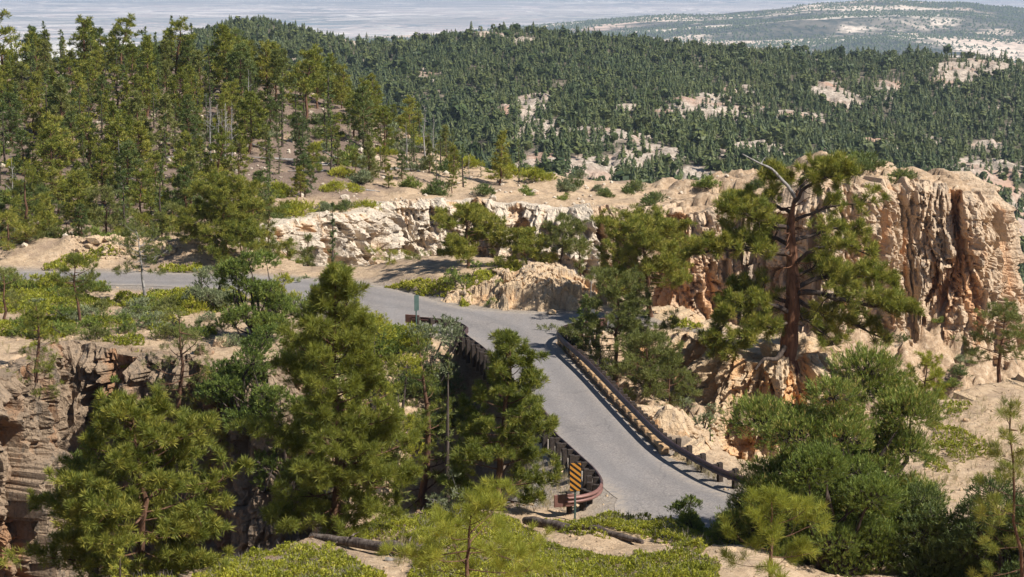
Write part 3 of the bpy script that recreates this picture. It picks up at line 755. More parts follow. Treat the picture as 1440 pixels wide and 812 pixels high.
def fir(seed, h, W, n=16, size=.22, base=.05, step=.2, needle='needle_fir', bark='bark_dark', width=.09, gaps=.1, spread=.5, twn=2.4, kt=3):
    p = Plant(seed); rg = p.rg; r0 = .015 * h + .03
    T = np.array([[0, 0, -.3], [rg.normal(0, .01) * h, rg.normal(0, .01) * h, h * .5], [rg.normal(0, .015) * h, 0, h]])
    tube(p.w, T, [r0, r0 * .6, .01], 6)
    zz = base * h; az = 0
    while zz < h * .98:
        t = min(1.0, max(0.0, (zz / h - base) / (1 - base))); az += 2.4 + rg.normal(0, .4)
        L = W * ((1 - t) ** .8 * .95 + .06) * rg.uniform(.6, 1.15)
        if rg.uniform() > gaps:
            f = zz / h
            q = T[0] * 0 + (T[1] * (f / .5) if f < .5 else T[1] + (T[2] - T[1]) * (f - .5) / .5); q[2] = zz
            el = -.32 + .8 * t
            d = [math.cos(az) * math.cos(el), math.sin(az) * math.cos(el), math.sin(el)]
            pts = p.limb(q, d, L, .008 + .010 * L, .3, 4, .05, kt)
            m = max(2, int(L * twn / size * .55))
            for i in range(m):
                u = .15 + .85 * (i + rg.uniform()) / m
                pp = np.array([np.interp(u, np.linspace(0, 1, 4), pts[:, a]) for a in range(3)])
                s_ = np.cross(d, [0, 0, 1]) * rg.uniform(-1, 1)
                off = s_ * L * .30 * (1.05 - u)
                p.tuft(pp + off, np.array(d) * .8 + s_ * 1.0 + np.array([0, 0, -.08]), rg.uniform(.8, 1.2))
        zz += step * rg.uniform(.6, 1.4)
    for _ in range(3): p.tuft(T[-1], [0, 0, 1])
    return mesh_pair(p, 'fir', needle, bark, n, size, spread, width, .6, .05)

def juniper(seed, h, W, D=None, lobes=16, n=12, size=.16, per=70, needle='juniper', bark='bark_dark', width=.085, low=.1, spread=.6, tv=.3, lobe=(.22, .36), stems=True):
    """dense shrub-like tree made of many small sprays on the shells of overlapping lobes"""
    p = Plant(seed); rg = p.rg; D = D or W
    for i in range(lobes):
        a = rg.uniform(0, 6.28); rr = math.sqrt(rg.uniform(0, 1)) * .72
        zc = h * (low + (1 - low) * (rg.uniform(.02, .86) if i % 3 else rg.uniform(.0, .3)) * (1 - .42 * rr))
        c = np.array([math.cos(a) * rr * W, math.sin(a) * rr * D, zc])
        R_ = rg.uniform(*lobe) * min(h, (W + D) * .6)
        if stems:
            b = np.array([rg.normal(0, .12), rg.normal(0, .12), -.2])
            mid = b * .4 + c * .5 + np.array([0, 0, h * .04]) + rg.normal(0, .06 * h, 3)
            tube(p.w, [b, mid, c], [.025 + .010 * h, .018 + .006 * h, .01], 5)
        m = int(per * (R_ / .5) ** 2) + 6
        v = rg.normal(size=(m, 3)); v /= np.linalg.norm(v, axis=1)[:, None]; v[:, 2] = np.where(v[:, 2] < -.55, -v[:, 2], v[:, 2])
        lump = 1 + .45 * fbm(v[:, 0] * 2.2 + i * 5, v[:, 1] * 2.2, v[:, 2] * 2.2 + seed, o=2) + .42 * fbm(v[:, 0] * 6 + i * 5, v[:, 1] * 6, v[:, 2] * 6 + seed, o=2)
        r = R_ * rg.uniform(.66, 1.06, m) * lump
        Q = c + v * r[:, None] * np.array([1, 1, .85])
        keep = Q[:, 2] > .05
        for q, d in zip(Q[keep], v[keep]):
            p.tuft(q, d * .8 + np.array([0, 0, .65]), rg.uniform(.7, 1.25))
        for q in Q[keep][::9]:
            if stems: tube(p.w, [c, c * .4 + q * .6 + rg.normal(0, .04, 3), q], [.012, .008, .004], 3, cap=False)
    fit(p, W, h - size * .5, D)
    return mesh_pair(p, 'juniper', needle, bark, n, size, spread, width, .8, .3, tv)

def snag(seed, h, nb=14, r0=None, lean=0.0, L0=.3):
    p = Plant(seed); rg = p.rg; r0 = r0 or .018 * h + .02
    z = np.linspace(0, 1, 7); T = np.stack([lean * z * h + np.cumsum(rg.normal(0, .012 * h, 7)), np.cumsum(rg.normal(0, .012 * h, 7)), z * h], -1); T[0] = [0, 0, -.3]
    tube(p.w, T, np.linspace(r0, .012, 7), 6)
    for i in range(nb):
        f = rg.uniform(.2, .97); q = np.array([np.interp(f, z, T[:, a]) for a in range(3)]); a = rg.uniform(0, 6.28)
        L = h * L0 * (1.1 - f) * rg.uniform(.5, 1.2) + .2
        pts = p.limb(q, [math.cos(a), math.sin(a), rg.uniform(-.2, .5)], L, r0 * .3, .2, 5, .2, 4)
        for _ in range(3):
            k = rg.integers(1, 4); p.limb(pts[k], unit(pts[k + 1] - pts[k]) + rg.normal(0, .6, 3), L * .4, r0 * .14, .1, 3, .2, 3)
    return p.w.mesh('snag', M['dead'], True)

def put(name, parts, x, y, label, cat, group=None, rz=0.0, s=1.0, sink=.05, z=None):
    """parts: list of (part name, mesh). An Empty at the base carries them."""
    z = gz(x, y) - sink if z is None else z
    e = empty(name, (x, y, z), rz); e.scale = (s, s, s)
    for n_, me in parts: link(n_, me, e)
    return tag(e, label, cat, group)

def by_px(px, pytop, Y, grow, name, label, cat='tree', group=None, seed=0, foot=None, **kw):
    """a tree at the column px and distance Y whose top shows at pytop; grow(seed, h, **kw) -> (trunk, crown)"""
    a, b = slopes(px, 400); x = a * Y
    zt = CAMZ + slopes(px, pytop)[1] * Y
    z0 = gz(x, Y) - .05 if foot is None else foot
    h = max(.4, zt - z0)
    tr, cr = grow(seed, h, **kw)
    return put(name, [('trunk', tr), ('crown', cr)], x, Y, label, cat, group, 0, 1, 0, z0)
def mpx(Y): return Y / 2460.0          # metres per photo pixel at distance Y

# ---------- the big twisted pine on the promontory, limb by limb
def twisted_pine():
    Yb = 89.2; bx, by, _ = at(1108, 520, Yb); z0 = gz(bx, by) - .3
    p = Plant(101); rg = p.rg
    def W(px, py, dy=0.0):
        q = np.array(at(px, py, Yb + dy)); return q - np.array([bx, by, z0])
    tr = catmull([W(1106, 526), W(1109, 490), W(1113, 450), W(1115, 410), W(1114, 365), W(1112, 325), W(1115, 292), W(1122, 268)], .25)
    n = len(tr); t = np.linspace(0, 1, n)
    rad_ = np.interp(t, [0, .08, .25, .5, .75, 1], [.70, .50, .41, .35, .25, .05]) * (1 + .08 * np.sin(t * 40))
    tube(p.w, tr, rad_, 14)
    for a in range(6):                        # root flare
        an = a * 1.05 + .3; q = np.array([math.cos(an) * .35, math.sin(an) * .35, .75])
        tube(p.w, [q, q + [math.cos(an) * .35, math.sin(an) * .35, -.5], q + [math.cos(an) * 1.0, math.sin(an) * 1.0, -1.1]], [.26, .2, .07], 6)
    limbs = [
        ([(1112, 356, 0), (1078, 355, -.6), (1045, 350, -1.2), (1010, 352, -1.6), (972, 358, -1.8)], .20, 1.0),
        ([(1112, 345, 0), (1085, 335, .8), (1050, 338, 1.4), (1020, 330, 1.8)], .13, 1.0),
        ([(1112, 322, 0), (1075, 312, -1.0), (1040, 300, -1.4), (1012, 292, -1.6)], .14, 1.15),
        ([(1113, 300, 0), (1085, 288, .8), (1050, 284, 1.2), (1026, 290, 1.5)], .11, 1.1),
        ([(1113, 440, 0), (1080, 428, -.8), (1050, 430, -1.2), (1020, 452, -1.5), (1002, 492, -1.6)], .15, 1.2),
        ([(1110, 425, 0), (1075, 415, .7), (1040, 410, 1.2), (1012, 425, 1.4)], .12, 1.2),
        ([(1110, 455, 0), (1085, 460, -1.2), (1055, 470, -2.0), (1030, 490, -2.2)], .10, 1.1),
        ([(1117, 285, 0), (1135, 262, -.5), (1165, 250, -.7), (1200, 247, -.8)], .11, 1.1),
        ([(1118, 275, 0), (1108, 258, .5), (1092, 250, .7), (1075, 252, .8)], .08, 1.1),
        ([(1120, 270, 0), (1140, 250, .7), (1160, 238, 1.0), (1185, 240, 1.2)], .08, 1.2),
        ([(1116, 310, 0), (1150, 297, -.5), (1190, 288, -.8), (1236, 284, -1.0)], .09, .38),
        ([(1114, 340, 0), (1145, 330, .8), (1180, 322, 1.4), (1222, 332, 1.8)], .12, .55),
        ([(1115, 372, 0), (1150, 350, -.9), (1190, 345, -1.4), (1228, 362, -1.7)], .12, .6),
        ([(1115, 408, 0), (1150, 392, .6), (1195, 388, 1.0), (1235, 392, 1.2), (1258, 402, 1.3)], .15, 1.1),
        ([(1116, 412, 0), (1150, 412, -.8), (1195, 425, -1.5), (1245, 432, -1.8), (1292, 442, -2.0)], .17, .95),
        ([(1117, 420, 0), (1150, 436, -.4), (1190, 452, -.9), (1225, 468, -1.0), (1250, 480, -1.0)], .14, .8),
        ([(1115, 395, 0), (1140, 380, 1.4), (1170, 385, 2.4), (1200, 408, 3.0)], .10, 1.0),
        ([(1113, 430, 0), (1135, 452, 1.2), (1160, 470, 1.8), (1178, 492, 2.0)], .09, .8),
    ]
    trunk_w = p.w; limb_w = []
    for pts, r, dn in limbs:
        p.w = MB(); limb_w.append(p.w)
        q = catmull([W(*a) for a in pts], .3); q = q + rg.normal(0, .035, q.shape) * (np.arange(len(q)) > 0)[:, None]
        tube(p.w, q, np.linspace(r, r * .22, len(q)), 7)
        L = np.linalg.norm(np.diff(q, axis=0), axis=1).sum()
        k = np.linspace(0, len(q) - 1, 8).astype(int); qq = q[k]
        p.dress(qq, L, r * .7, 1.4 * dn, .30, .20, 4, .30, 0, 3)
        for _ in range(int(6.5 * L * dn)):           # secondary boughs with their own twigs
            u = rg.uniform(.28, .98); j = min(6, int(u * 7)); t_ = unit(qq[j + 1] - qq[j]); f = u * 7 - j
            b = qq[j] * (1 - f) + qq[j + 1] * f
            d = unit(t_ * .6 + rg.normal(0, .6, 3) + np.array([0, 0, .15])); l = rg.uniform(.5, 1.15) * (1.2 - .5 * u)
            s_ = p.limb(b, d, l, r * .22, .4, 4, .16, 4); p.dress(s_, l, r * .2, .85, .45, .3, 3, .35, 0, 2)
    p.w = trunk_w
    # bare dead twigs near the trunk
    for _ in range(46):
        f = rg.uniform(.35, .95); j = int(f * (n - 1)); a = rg.uniform(0, 6.28)
        q = p.limb(tr[j], [math.cos(a), math.sin(a), rg.uniform(-.5, .4)], rg.uniform(.6, 1.8), .03, -.1, 5, .28, 4)
        for _ in range(3): p.limb(q[rg.integers(1, 4)], rg.normal(0, 1, 3), rg.uniform(.2, .6), .012, 0, 3, .3, 3)
    c = MB(); tufts(c, p.P, p.D, .42 * np.array(p.S), 36, rg, .75, .035, .55, .15)
    dw = MB()
    q = catmull([W(1100, 254), W(1085, 238), W(1068, 230), W(1044, 217)], .2); tube(dw, q, np.linspace(.085, .03, len(q)), 6)
    tube(dw, [W(1070, 231), W(1074, 224, .2), W(1078, 220, .3)], [.035, .02, .008], 4)
    tube(dw, [W(1118, 278), W(1108, 262), W(1099, 253)], [.10, .09, .085], 6)
    lw = MB()
    q = catmull([W(1103, 488, -.3), W(1092, 505, -.9), W(1075, 505, -1.3), W(1062, 520, -1.6)], .2); tube(lw, q, np.linspace(.17, .06, len(q)), 6)
    e = empty('twisted_pine', (bx, by, z0))
    link('trunk', p.w.mesh('twisted_trunk', M['bark_red'], True), e); link('crown', c.mesh('twisted_crown', M['needle']), e)
    for w_ in limb_w: link('limb', w_.mesh('twisted_limb', M['bark_dark'], True), e)
    tag(link('dead_branch', dw.mesh('dead_top', M['dead'], True), e), 'bare grey dead branch at the top'); link('low_limb', lw.mesh('low_branch', M['bark_dark'], True), e)
    tag(e, 'biggest twisted pine with thick reddish trunk and bare grey top branch on the cliff edge', 'tree')
twisted_pine()

# ---------- near pines
by_px(458, 382, 58.6, ponderosa, 'pine_tree', 'tallest full pine with bright green needles rising at the left end of the fallen log', seed=11, W=2.35, n=40, size=.31, base=.03, step=.14, dens=1.5, shape='wide', gaps=.03, width=.034, sub=3, needle='needle_mid')
by_px(174, 556, 50.0, ponderosa, 'pine_tree', 'rounded open pine with grey twigs against the shaded left cliff', seed=12, W=2.55, n=44, size=.30, base=.04, step=.14, dens=1.35, shape='flat', gaps=.14, width=.04, sub=3)
by_px(704, 470, 63.8, ponderosa, 'pine_tree', 'pine with a knobbly leading shoot standing over the left edge of the bridge', seed=13, W=1.75, n=42, size=.30, base=.05, step=.15, dens=1.4, shape='wide', gaps=.08, width=.04, sub=3)
by_px(668, 692, 41.0, ponderosa, 'pine_sapling', 'long needled pine sapling at the bottom centre in front of the fallen logs', seed=14, W=1.65, n=70, size=.27, base=.25, step=.18, dens=1.0, shape='round', gaps=.03, width=.018, needle='needle_bright', sub=2, r0=.06)
by_px(1100, 694, 43.0, ponderosa, 'pine_sapling', 'long needled pine sapling in front of the big juniper at lower right', seed=15, W=1.2, n=66, size=.29, base=.25, step=.2, dens=.8, shape='round', gaps=.05, width=.018, needle='needle_bright', sub=2, r0=.06)
by_px(152, 776, 44.0, fir, 'fir_sapling', 'tip of a bright young fir at the bottom left edge', seed=16, W=.75, n=20, size=.14, step=.1, needle='needle_bright', gaps=.05)
by_px(1452, 566, 46.0, ponderosa, 'pine_tree', 'dark young pine cut by the right edge above the dark shrubs', seed=17, r0=.05, W=1.15, n=60, size=.28, base=.3, step=.24, dens=.8, shape='cone', gaps=.1, width=.02)
# firs rising out of the shaded gully
by_px(556, 515, 69.0, fir, 'fir_tree', 'pale green young fir in the gully right of the tallest full pine', seed=18, W=1.0, n=18, size=.2, step=.16, needle='needle_olive', foot=-5.0, gaps=.25)
by_px(628, 500, 74.0, fir, 'fir_tree', 'sparse silvery fir in the gully left of the knobbly pine', seed=19, W=1.05, n=16, size=.2, step=.2, needle='needle_olive', foot=-6.0, gaps=.35)
by_px(588, 470, 84.0, ponderosa, 'pine_tree', 'dark green pine in the gully below the far gully-side guardrail end', seed=20, W=1.7, n=22, size=.24, base=.1, step=.24, shape='cone', foot=-6.5, width=.05)
by_px(520, 445, 80.0, juniper, 'juniper_tree', 'bright green bushy tree behind the tallest full pine on its right side', seed=21, W=1.9, lobes=18, n=14, per=90, foot=-4.0, needle='manzanita')
by_px(632, 652, 62.5, juniper, 'sage_shrub', 'pale grey green shrub between the fir gully and the knobbly pine', 'shrub', seed=22, W=.75, lobes=9, per=60, size=.11, needle='sage', bark='dead', foot=.1)
# junipers at lower right
by_px(1180, 500, 58.0, juniper, 'juniper_tree', 'largest dense round juniper at lower right, in front of the cliffs', seed=23, W=3.15, D=2.5, lobes=46, n=10, per=330, size=.17, low=.05, spread=.45, width=.06, lobe=(.17, .27))
by_px(1180, 615, 54.6, juniper, 'juniper_tree', 'lower bushy juniper with grey stems in front of the largest juniper', seed=24, W=2.1, D=1.2, lobes=28, n=10, per=320, size=.15, spread=.45, width=.06, low=.05, lobe=(.2, .34))
by_px(1062, 655, 56.6, juniper, 'juniper_tree', 'small juniper leaning over the near end of the cliff-side guardrail', seed=25, W=1.15, lobes=20, n=10, per=300, size=.15, spread=.45, width=.06, low=.02, lobe=(.25, .36))
by_px(973, 696, 59.6, juniper, 'juniper_bush', 'small dark juniper bush alone on the pavement edge at the near end of the road', 'shrub', seed=26, W=.55, lobes=12, n=12, per=260, size=.13, low=.0, lobe=(.36, .5))
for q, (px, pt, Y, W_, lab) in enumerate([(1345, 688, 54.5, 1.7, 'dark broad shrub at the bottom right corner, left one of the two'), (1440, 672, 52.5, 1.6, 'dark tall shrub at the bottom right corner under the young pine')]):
    by_px(px, pt, Y, juniper, 'dark_shrub', lab, 'shrub', seed=27 + q, W=W_, lobes=26, n=9, per=210, size=.15, low=.02, needle='needle_fir', lobe=(.2, .34))  # dark needle colour stands in for the backlit shade on these shrubs
# right rim
by_px(1303, 500, 80.0, ponderosa, 'pine_tree', 'small yellow green pine on the sandy rim right of the largest juniper', seed=30, W=1.35, n=30, size=.25, base=.12, step=.18, shape='flat', needle='needle_bright', dens=1.2)
by_px(1412, 428, 82.0, ponderosa, 'pine_tree', 'flat topped small pine with a bare red trunk at the right edge of the rim', seed=31, W=1.55, n=26, size=.24, base=.48, step=.15, shape='flat', bark='bark_red', needle='needle_olive', dens=1.1, gaps=.1)
x, y, _ = at(1218, 515, 86.0); put('dead_shrub', [('trunk', snag(33, 2.2, 16, .1, .15, .5))], x, y, 'bare twisted dead shrub on the cliff brink right of the twisted pine', 'dead tree')
# around the junction
by_px(918, 296, 100.5, ponderosa, 'pine_tree', 'broad dark green pine with two bare trunks right of the rock knoll', seed=40, W=2.75, n=26, size=.32, base=.26, step=.13, shape='round', dens=1.8, gaps=.08, lean=(-.02, 0))
by_px(868, 382, 90.0, ponderosa, 'pine_tree', 'thin olive pine with a leaning brown trunk beside the far part of the cliff-side guardrail', seed=41, W=2.6, n=22, size=.29, base=.3, step=.15, shape='flat', dens=1.5, gaps=.12, needle='needle_olive', lean=(.03, 0))
by_px(915, 470, 86.0, ponderosa, 'pine_tree', 'low olive pine on the slope between the cliff-side guardrail and the orange cliff', seed=42, W=2.0, n=22, size=.26, base=.06, step=.14, shape='round', dens=1.7, gaps=.1, needle='needle_olive')
by_px(945, 515, 85.0, ponderosa, 'pine_tree', 'small olive pine against the foot of the pale orange cliff face', seed=43, W=1.0, n=18, size=.22, base=.1, step=.2, shape='round', needle='needle_olive', dens=.8)
by_px(824, 418, 94.6, fir, 'fir_tree', 'bright green bushy fir at the far end of the cliff-side guardrail', seed=44, W=1.5, n=24, size=.28, step=.11, needle='juniper', foot=-.5)
x, y, _ = at(830, 452, 95.2); put('dead_pine', [('trunk', snag(45, 4.6, 12, .075, .01, .14))], x, y, 'thin dead pine pole with short stubs above the bright fir', 'dead tree')
by_px(658, 288, 111.5, ponderosa, 'pine_tree', 'round crowned pine with dark trunk in front of the white cliff, left of the knoll', seed=46, W=2.2, n=26, size=.32, base=.24, step=.13, shape='flat', dens=1.9, gaps=.05)
by_px(742, 322, 111.0, ponderosa, 'pine_tree', 'bushy green pine just left behind the top of the rock knoll', seed=47, W=1.75, n=24, size=.3, base=.08, step=.15, shape='round', dens=1.7)
by_px(788, 304, 111.0, ponderosa, 'pine_tree', 'thin crowned pine with two dark trunks on top of the rock knoll', seed=48, W=1.65, n=22, size=.3, base=.32, step=.15, shape='flat', dens=1.6, needle='needle_olive', bark='bark_dark')
by_px(822, 318, 113.0, ponderosa, 'pine_tree', 'slender olive pine behind the right shoulder of the rock knoll', seed=49, W=1.0, n=16, size=.27, base=.15, step=.22, shape='slim', dens=.8, needle='needle_olive', gaps=.3)
by_px(548, 352, 117.0, ponderosa, 'pine_tree', 'small dark pine on the bank behind the far road, under the white cliff', seed=50, W=1.4, n=20, size=.27, base=.1, step=.2, shape='flat')
by_px(590, 368, 115.5, ponderosa, 'pine_tree', 'low spreading pine beside the small dark pine on the far bank', seed=51, W=1.3, n=18, size=.26, base=.1, step=.2, shape='flat', needle='needle_olive')
by_px(470, 288, 124.0, fir, 'fir_tree', 'dark narrow fir against the white outcrop at the left end of the white cliff', seed=52, W=1.35, n=18, size=.3, step=.2)
# left plateau
by_px(320, 246, 119.5, ponderosa, 'pine_tree', 'large broad dark pine behind the far road at left, with a red trunk foot', seed=60, W=3.0, n=24, size=.33, base=.18, step=.15, shape='flat', dens=1.7, bark='bark_red', gaps=.1)
by_px(342, 312, 117.6, ponderosa, 'pine_tree', 'round dense pine on the roadside in front of the large broad dark pine', seed=61, W=1.9, n=24, size=.31, base=.25, step=.14, shape='round', dens=1.8)
by_px(362, 352, 94.5, juniper, 'juniper_tree', 'tall full green juniper on the left plateau rim left of the tallest full pine', seed=62, W=1.95, lobes=24, n=16, per=110, size=.19, low=.1, needle='juniper', lobe=(.18, .27))
by_px(300, 372, 103.5, juniper, 'juniper_tree', 'grey green open juniper beside the left stretch of the road', seed=63, W=1.4, lobes=16, n=14, per=90, size=.17, needle='sage', low=.1, lobe=(.2, .3))
by_px(252, 432, 87.3, ponderosa, 'pine_tree', 'pale sparse pine hanging on the left cliff brink', seed=64, W=1.55, n=16, size=.23, base=.08, step=.2, shape='round', needle='needle_olive', gaps=.2, foot=-4.2)
by_px(348, 455, 85.0, juniper, 'juniper_tree', 'dark bushy juniper clinging to the rim below the tall full juniper', seed=65, W=1.9, lobes=18, n=15, per=100, size=.18, needle='juniper', low=.1, foot=-2.6)
by_px(110, 358, 97.5, ponderosa, 'pine_tree', 'small flat crowned pine with a straight bare trunk on the left plateau', seed=66, W=1.2, n=22, size=.26, base=.45, step=.13, shape='flat', dens=1.2)
by_px(205, 310, 104.5, ponderosa, 'pine_tree', 'leaning pine with pale twin trunk beside the left road', seed=67, W=1.6, n=20, size=.26, base=.45, step=.16, shape='flat', dens=1.0, lean=(-.10, 0), needle='needle_olive', bark='dead')
by_px(36, 428, 87.2, ponderosa, 'pine_tree', 'full green pine on the rim near the left edge above the shaded cliff', seed=68, W=1.5, n=22, size=.25, base=.08, step=.17, shape='cone', foot=-1.9)
by_px(2, 378, 98.0, ponderosa, 'pine_tree', 'pine half cut by the left edge on the flat beside the green mats', seed=69, W=.9, n=20, size=.26, base=.3, step=.18, shape='round', needle='needle_olive')
by_px(42, 232, 123.0, ponderosa, 'pine_tree', 'tall dark pine behind the stony berm at the left edge', seed=70, W=2.1, n=18, size=.34, base=.12, step=.2, shape='cone', dens=1.0)
by_px(152, 262, 126.0, ponderosa, 'pine_tree', 'bright open pine with bare limbs behind the stony berm', seed=71, W=1.9, n=18, size=.34, base=.12, step=.2, shape='flat', needle='needle_olive')
by_px(100, 300, 126.5, ponderosa, 'pine_tree', 'low dark pine behind the middle of the stony berm', seed=72, W=1.5, n=18, size=.32, base=.1, step=.22, shape='round')
by_px(425, 388, 112.5, juniper, 'sage_shrub', 'grey green shrub by the road left of the tallest full pine', 'shrub', seed=73, W=1.0, lobes=9, per=50, size=.18, needle='sage')
by_px(604, 438, 91.5, juniper, 'sage_shrub', 'grey green feathery shrub in front of the far gully-side guardrail', 'shrub', seed=74, W=1.7, lobes=14, n=12, per=55, size=.2, needle='sage', foot=-2.4, lobe=(.2, .32))
by_px(655, 368, 107.0, juniper, 'juniper_bush', 'dark round bush on the bank left of the rock knoll', 'shrub', seed=75, W=1.1, lobes=8, per=55, size=.17, low=.02)

by_px(398, 508, 84.4, juniper, 'juniper_tree', 'low dark juniper on the shaded dirt slope left of the tallest full pine', seed=76, W=1.5, lobes=14, n=14, per=90, size=.18, low=.02, foot=-5.5)
by_px(300, 520, 86.0, ponderosa, 'pine_tree', 'small dark pine hanging below the rim between the sparse pine and the bushy juniper', seed=77, W=1.3, n=18, size=.24, base=.08, step=.18, shape='round', foot=-5.0)
by_px(805, 560, 83.0, juniper, 'sage_shrub', 'grey shrub on the rocks just outside the cliff-side guardrail', 'shrub', seed=78, W=.5, lobes=6, per=60, size=.13, needle='sage', low=.02) if False else None
by_px(990, 545, 83.0, juniper, 'sage_shrub', 'grey sage bush low in the cleft of the orange cliff', 'shrub', seed=79, W=.9, lobes=9, per=60, size=.15, needle='sage', low=.02)
by_px(1003, 590, 78.0, fir, 'fir_sapling', 'thin green fir sapling in front of the orange cliff above the right rail', seed=80, W=.5, n=14, size=.16, step=.16, needle='juniper', foot=-3.0)
by_px(963, 560, 82.0, fir, 'fir_sapling', 'short fir sapling among the orange boulders', seed=81, W=.5, n=14, size=.16, step=.16, needle='needle_olive')
by_px(842, 470, 88.5, juniper, 'dry_bush', 'dry straw green bush under the leaning brown trunk by the cliff-side guardrail', 'shrub', seed=82, W=.8, lobes=7, per=60, size=.15, needle='needle_olive', low=.02)
by_px(700, 392, 103.6, juniper, 'juniper_bush', 'small green bush growing on the left face of the rock knoll', 'shrub', seed=83, W=.6, lobes=7, per=60, size=.15, low=.02)
by_px(1010, 425, 100.0, juniper, 'juniper_bush', 'green bush behind the upright orange boulder', 'shrub', seed=84, W=.9, lobes=8, per=60, size=.18, low=.02)

for q, (px, pt, Y, w_, sh, nd, lab) in enumerate((
    (212, 300, 127.5, 1.5, 'round', 'needle', 'dark pine directly behind the leaning twin trunked pine'),
    (246, 286, 129, 1.6, 'flat', 'needle_olive', 'olive pine between the berm end and the large broad dark pine'),
    (278, 326, 122, 1.3, 'round', 'needle', 'short round pine at the right end of the stony berm'),
    (388, 296, 126, 1.5, 'wide', 'needle_olive', 'olive pine in front of the white boulder slope'),
    (404, 338, 121.5, 1.3, 'round', 'needle', 'short dark pine on the road edge right of the round dense pine'),
    (440, 330, 125, 1.2, 'round', 'needle_olive', 'short olive pine at the foot of the white outcrop'),
    (14, 296, 120.5, 1.8, 'wide', 'needle', 'dark full pine at the left edge beside the berm'),
    (78, 318, 122.5, 1.4, 'wide', 'needle_olive', 'short pine in front of the tall dark pine at the left edge'),
    (182, 322, 124.0, 1.4, 'round', 'needle', 'short dark pine behind the crest of the stony berm'),
    (232, 262, 132, 1.4, 'wide', 'needle', 'dark tapering pine above the olive pine near the berm end'),
    (362, 268, 131, 1.3, 'wide', 'needle', 'tapering pine right behind the large broad dark pine'),
    (66, 262, 128, 1.4, 'wide', 'needle_fir', 'dark tapering pine beside the tall pine at the left edge'),
    (118, 240, 134, 1.3, 'slim', 'needle', 'slim pine rising behind the bright open pine'))):
    by_px(px, pt, Y, ponderosa, 'pine_tree', lab, seed=500 + q, W=w_, n=16, size=.34, base=.08, step=.2, shape=sh, needle=nd, dens=1.1)
for q, (px, py, lab) in enumerate(((30, 470, 'low shrub under the full green pine at the left edge'), (180, 462, 'low green shrub in the middle of the left flat'), (268, 470, 'round shrub at the rim beside the pale sparse pine'), (150, 496, 'low dark shrub on the rim right of the small flat crowned pine'), (95, 505, 'low green shrub at the brink left of the small flat crowned pine'))):
    x, y = at(px, py, 1)[0], 0; Y = (CAMZ - .2) / -slopes(px, py)[1]
    by_px(px, py - 22, Y, juniper, 'juniper_bush', lab, 'shrub', seed=540 + q, W=.9, lobes=8, per=70, size=.17, low=.02, needle='juniper')

for q, (px, py, w_, h_, nd, lab) in enumerate((
    (505, 470, 1.5, 2.2, 'manzanita', 'bright leafy bush on the gully side right behind the tallest full pine'),
    (535, 505, 1.4, 1.9, 'juniper', 'round green bush below the bright leafy bush on the gully side'),
    (572, 492, 1.1, 1.5, 'manzanita', 'bright bush on the slope just under the far gully-side guardrail posts'),
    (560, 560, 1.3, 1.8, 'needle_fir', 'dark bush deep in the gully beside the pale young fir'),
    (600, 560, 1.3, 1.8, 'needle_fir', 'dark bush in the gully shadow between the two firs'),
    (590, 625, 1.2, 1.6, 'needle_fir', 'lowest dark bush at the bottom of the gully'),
    (500, 560, 1.3, 2.0, 'juniper', 'green bush on the gully slope hidden behind the tallest full pine'),
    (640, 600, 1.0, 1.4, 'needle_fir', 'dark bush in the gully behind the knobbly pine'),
    (440, 520, 1.5, 2.2, 'juniper', 'green juniper bush on the dirt slope left behind the tallest full pine'),
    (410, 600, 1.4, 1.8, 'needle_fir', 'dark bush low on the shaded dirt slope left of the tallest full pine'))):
    Y = 76.0
    for yy in np.arange(74, 96, .25):
        a_, b_ = slopes(px, py)
        if CAMZ + b_ * yy < gz(a_ * yy, yy): Y = yy; break
    a_, b_ = slopes(px, py); x = a_ * Y
    tr, cr = juniper(600 + q, h_, w_, lobes=13, n=11, per=80, size=.19, low=.0, needle=nd)
    put('juniper_bush', [('trunk', tr), ('crown', cr)], x, Y, lab, 'shrub')

for q, (px, Y, h_, w_, lab) in enumerate(((20, 108.6, 1.5, 1.6, 'rounded green juniper bush hiding the road at the left edge'), (70, 108.8, 1.3, 1.5, 'low wide juniper bush in front of the road near the left edge'), (128, 108.6, 1.0, 1.2, 'low bush in front of the road just before it comes into sight'), (392, 105.8, 1.6, 1.5, 'dark green bush hiding the road left of the junction'), (440, 102.6, 1.5, 1.5, 'rounded bush at the road edge directly left of the tallest full pine'))):
    x, y, _ = at(px, 400, Y); tr, cr = juniper(700 + q, h_, w_, lobes=10, n=10, per=80, size=.2, low=.0, needle=('juniper', 'manzanita')[q % 2])
    put('juniper_bush', [('trunk', tr), ('crown', cr)], x, y, lab, 'shrub')

rgS = np.random.default_rng(91); pr_ = [juniper(800 + i, .8, .7, lobes=7, n=9, per=70, size=.16, low=.0, needle=nd, lobe=(.35, .5)) for i, nd in enumerate(('juniper', 'sage', 'manzanita', 'needle_olive'))]
k = 0
while k < 34:
    k += 1; px = rgS.uniform(-5, 330); py = rgS.uniform(418, 488)
    Y = (CAMZ - .1) / -slopes(px, py)[1]; x = at(px, py, Y)[0]
    if sdf(POLB, np.array([x]), np.array([Y]))[0] > -1.2 or sdf(ROAD, np.array([x]), np.array([Y]))[0] < .6: continue
    put('low_shrub', [('trunk', pr_[k % 4][0]), ('crown', pr_[k % 4][1])], x, Y, 'one of the knee high shrubs scattered over the sandy flat above the shaded cliff', 'shrub', 'shrubs on the sandy flat', rgS.uniform(0, 6), rgS.uniform(.6, 1.3))
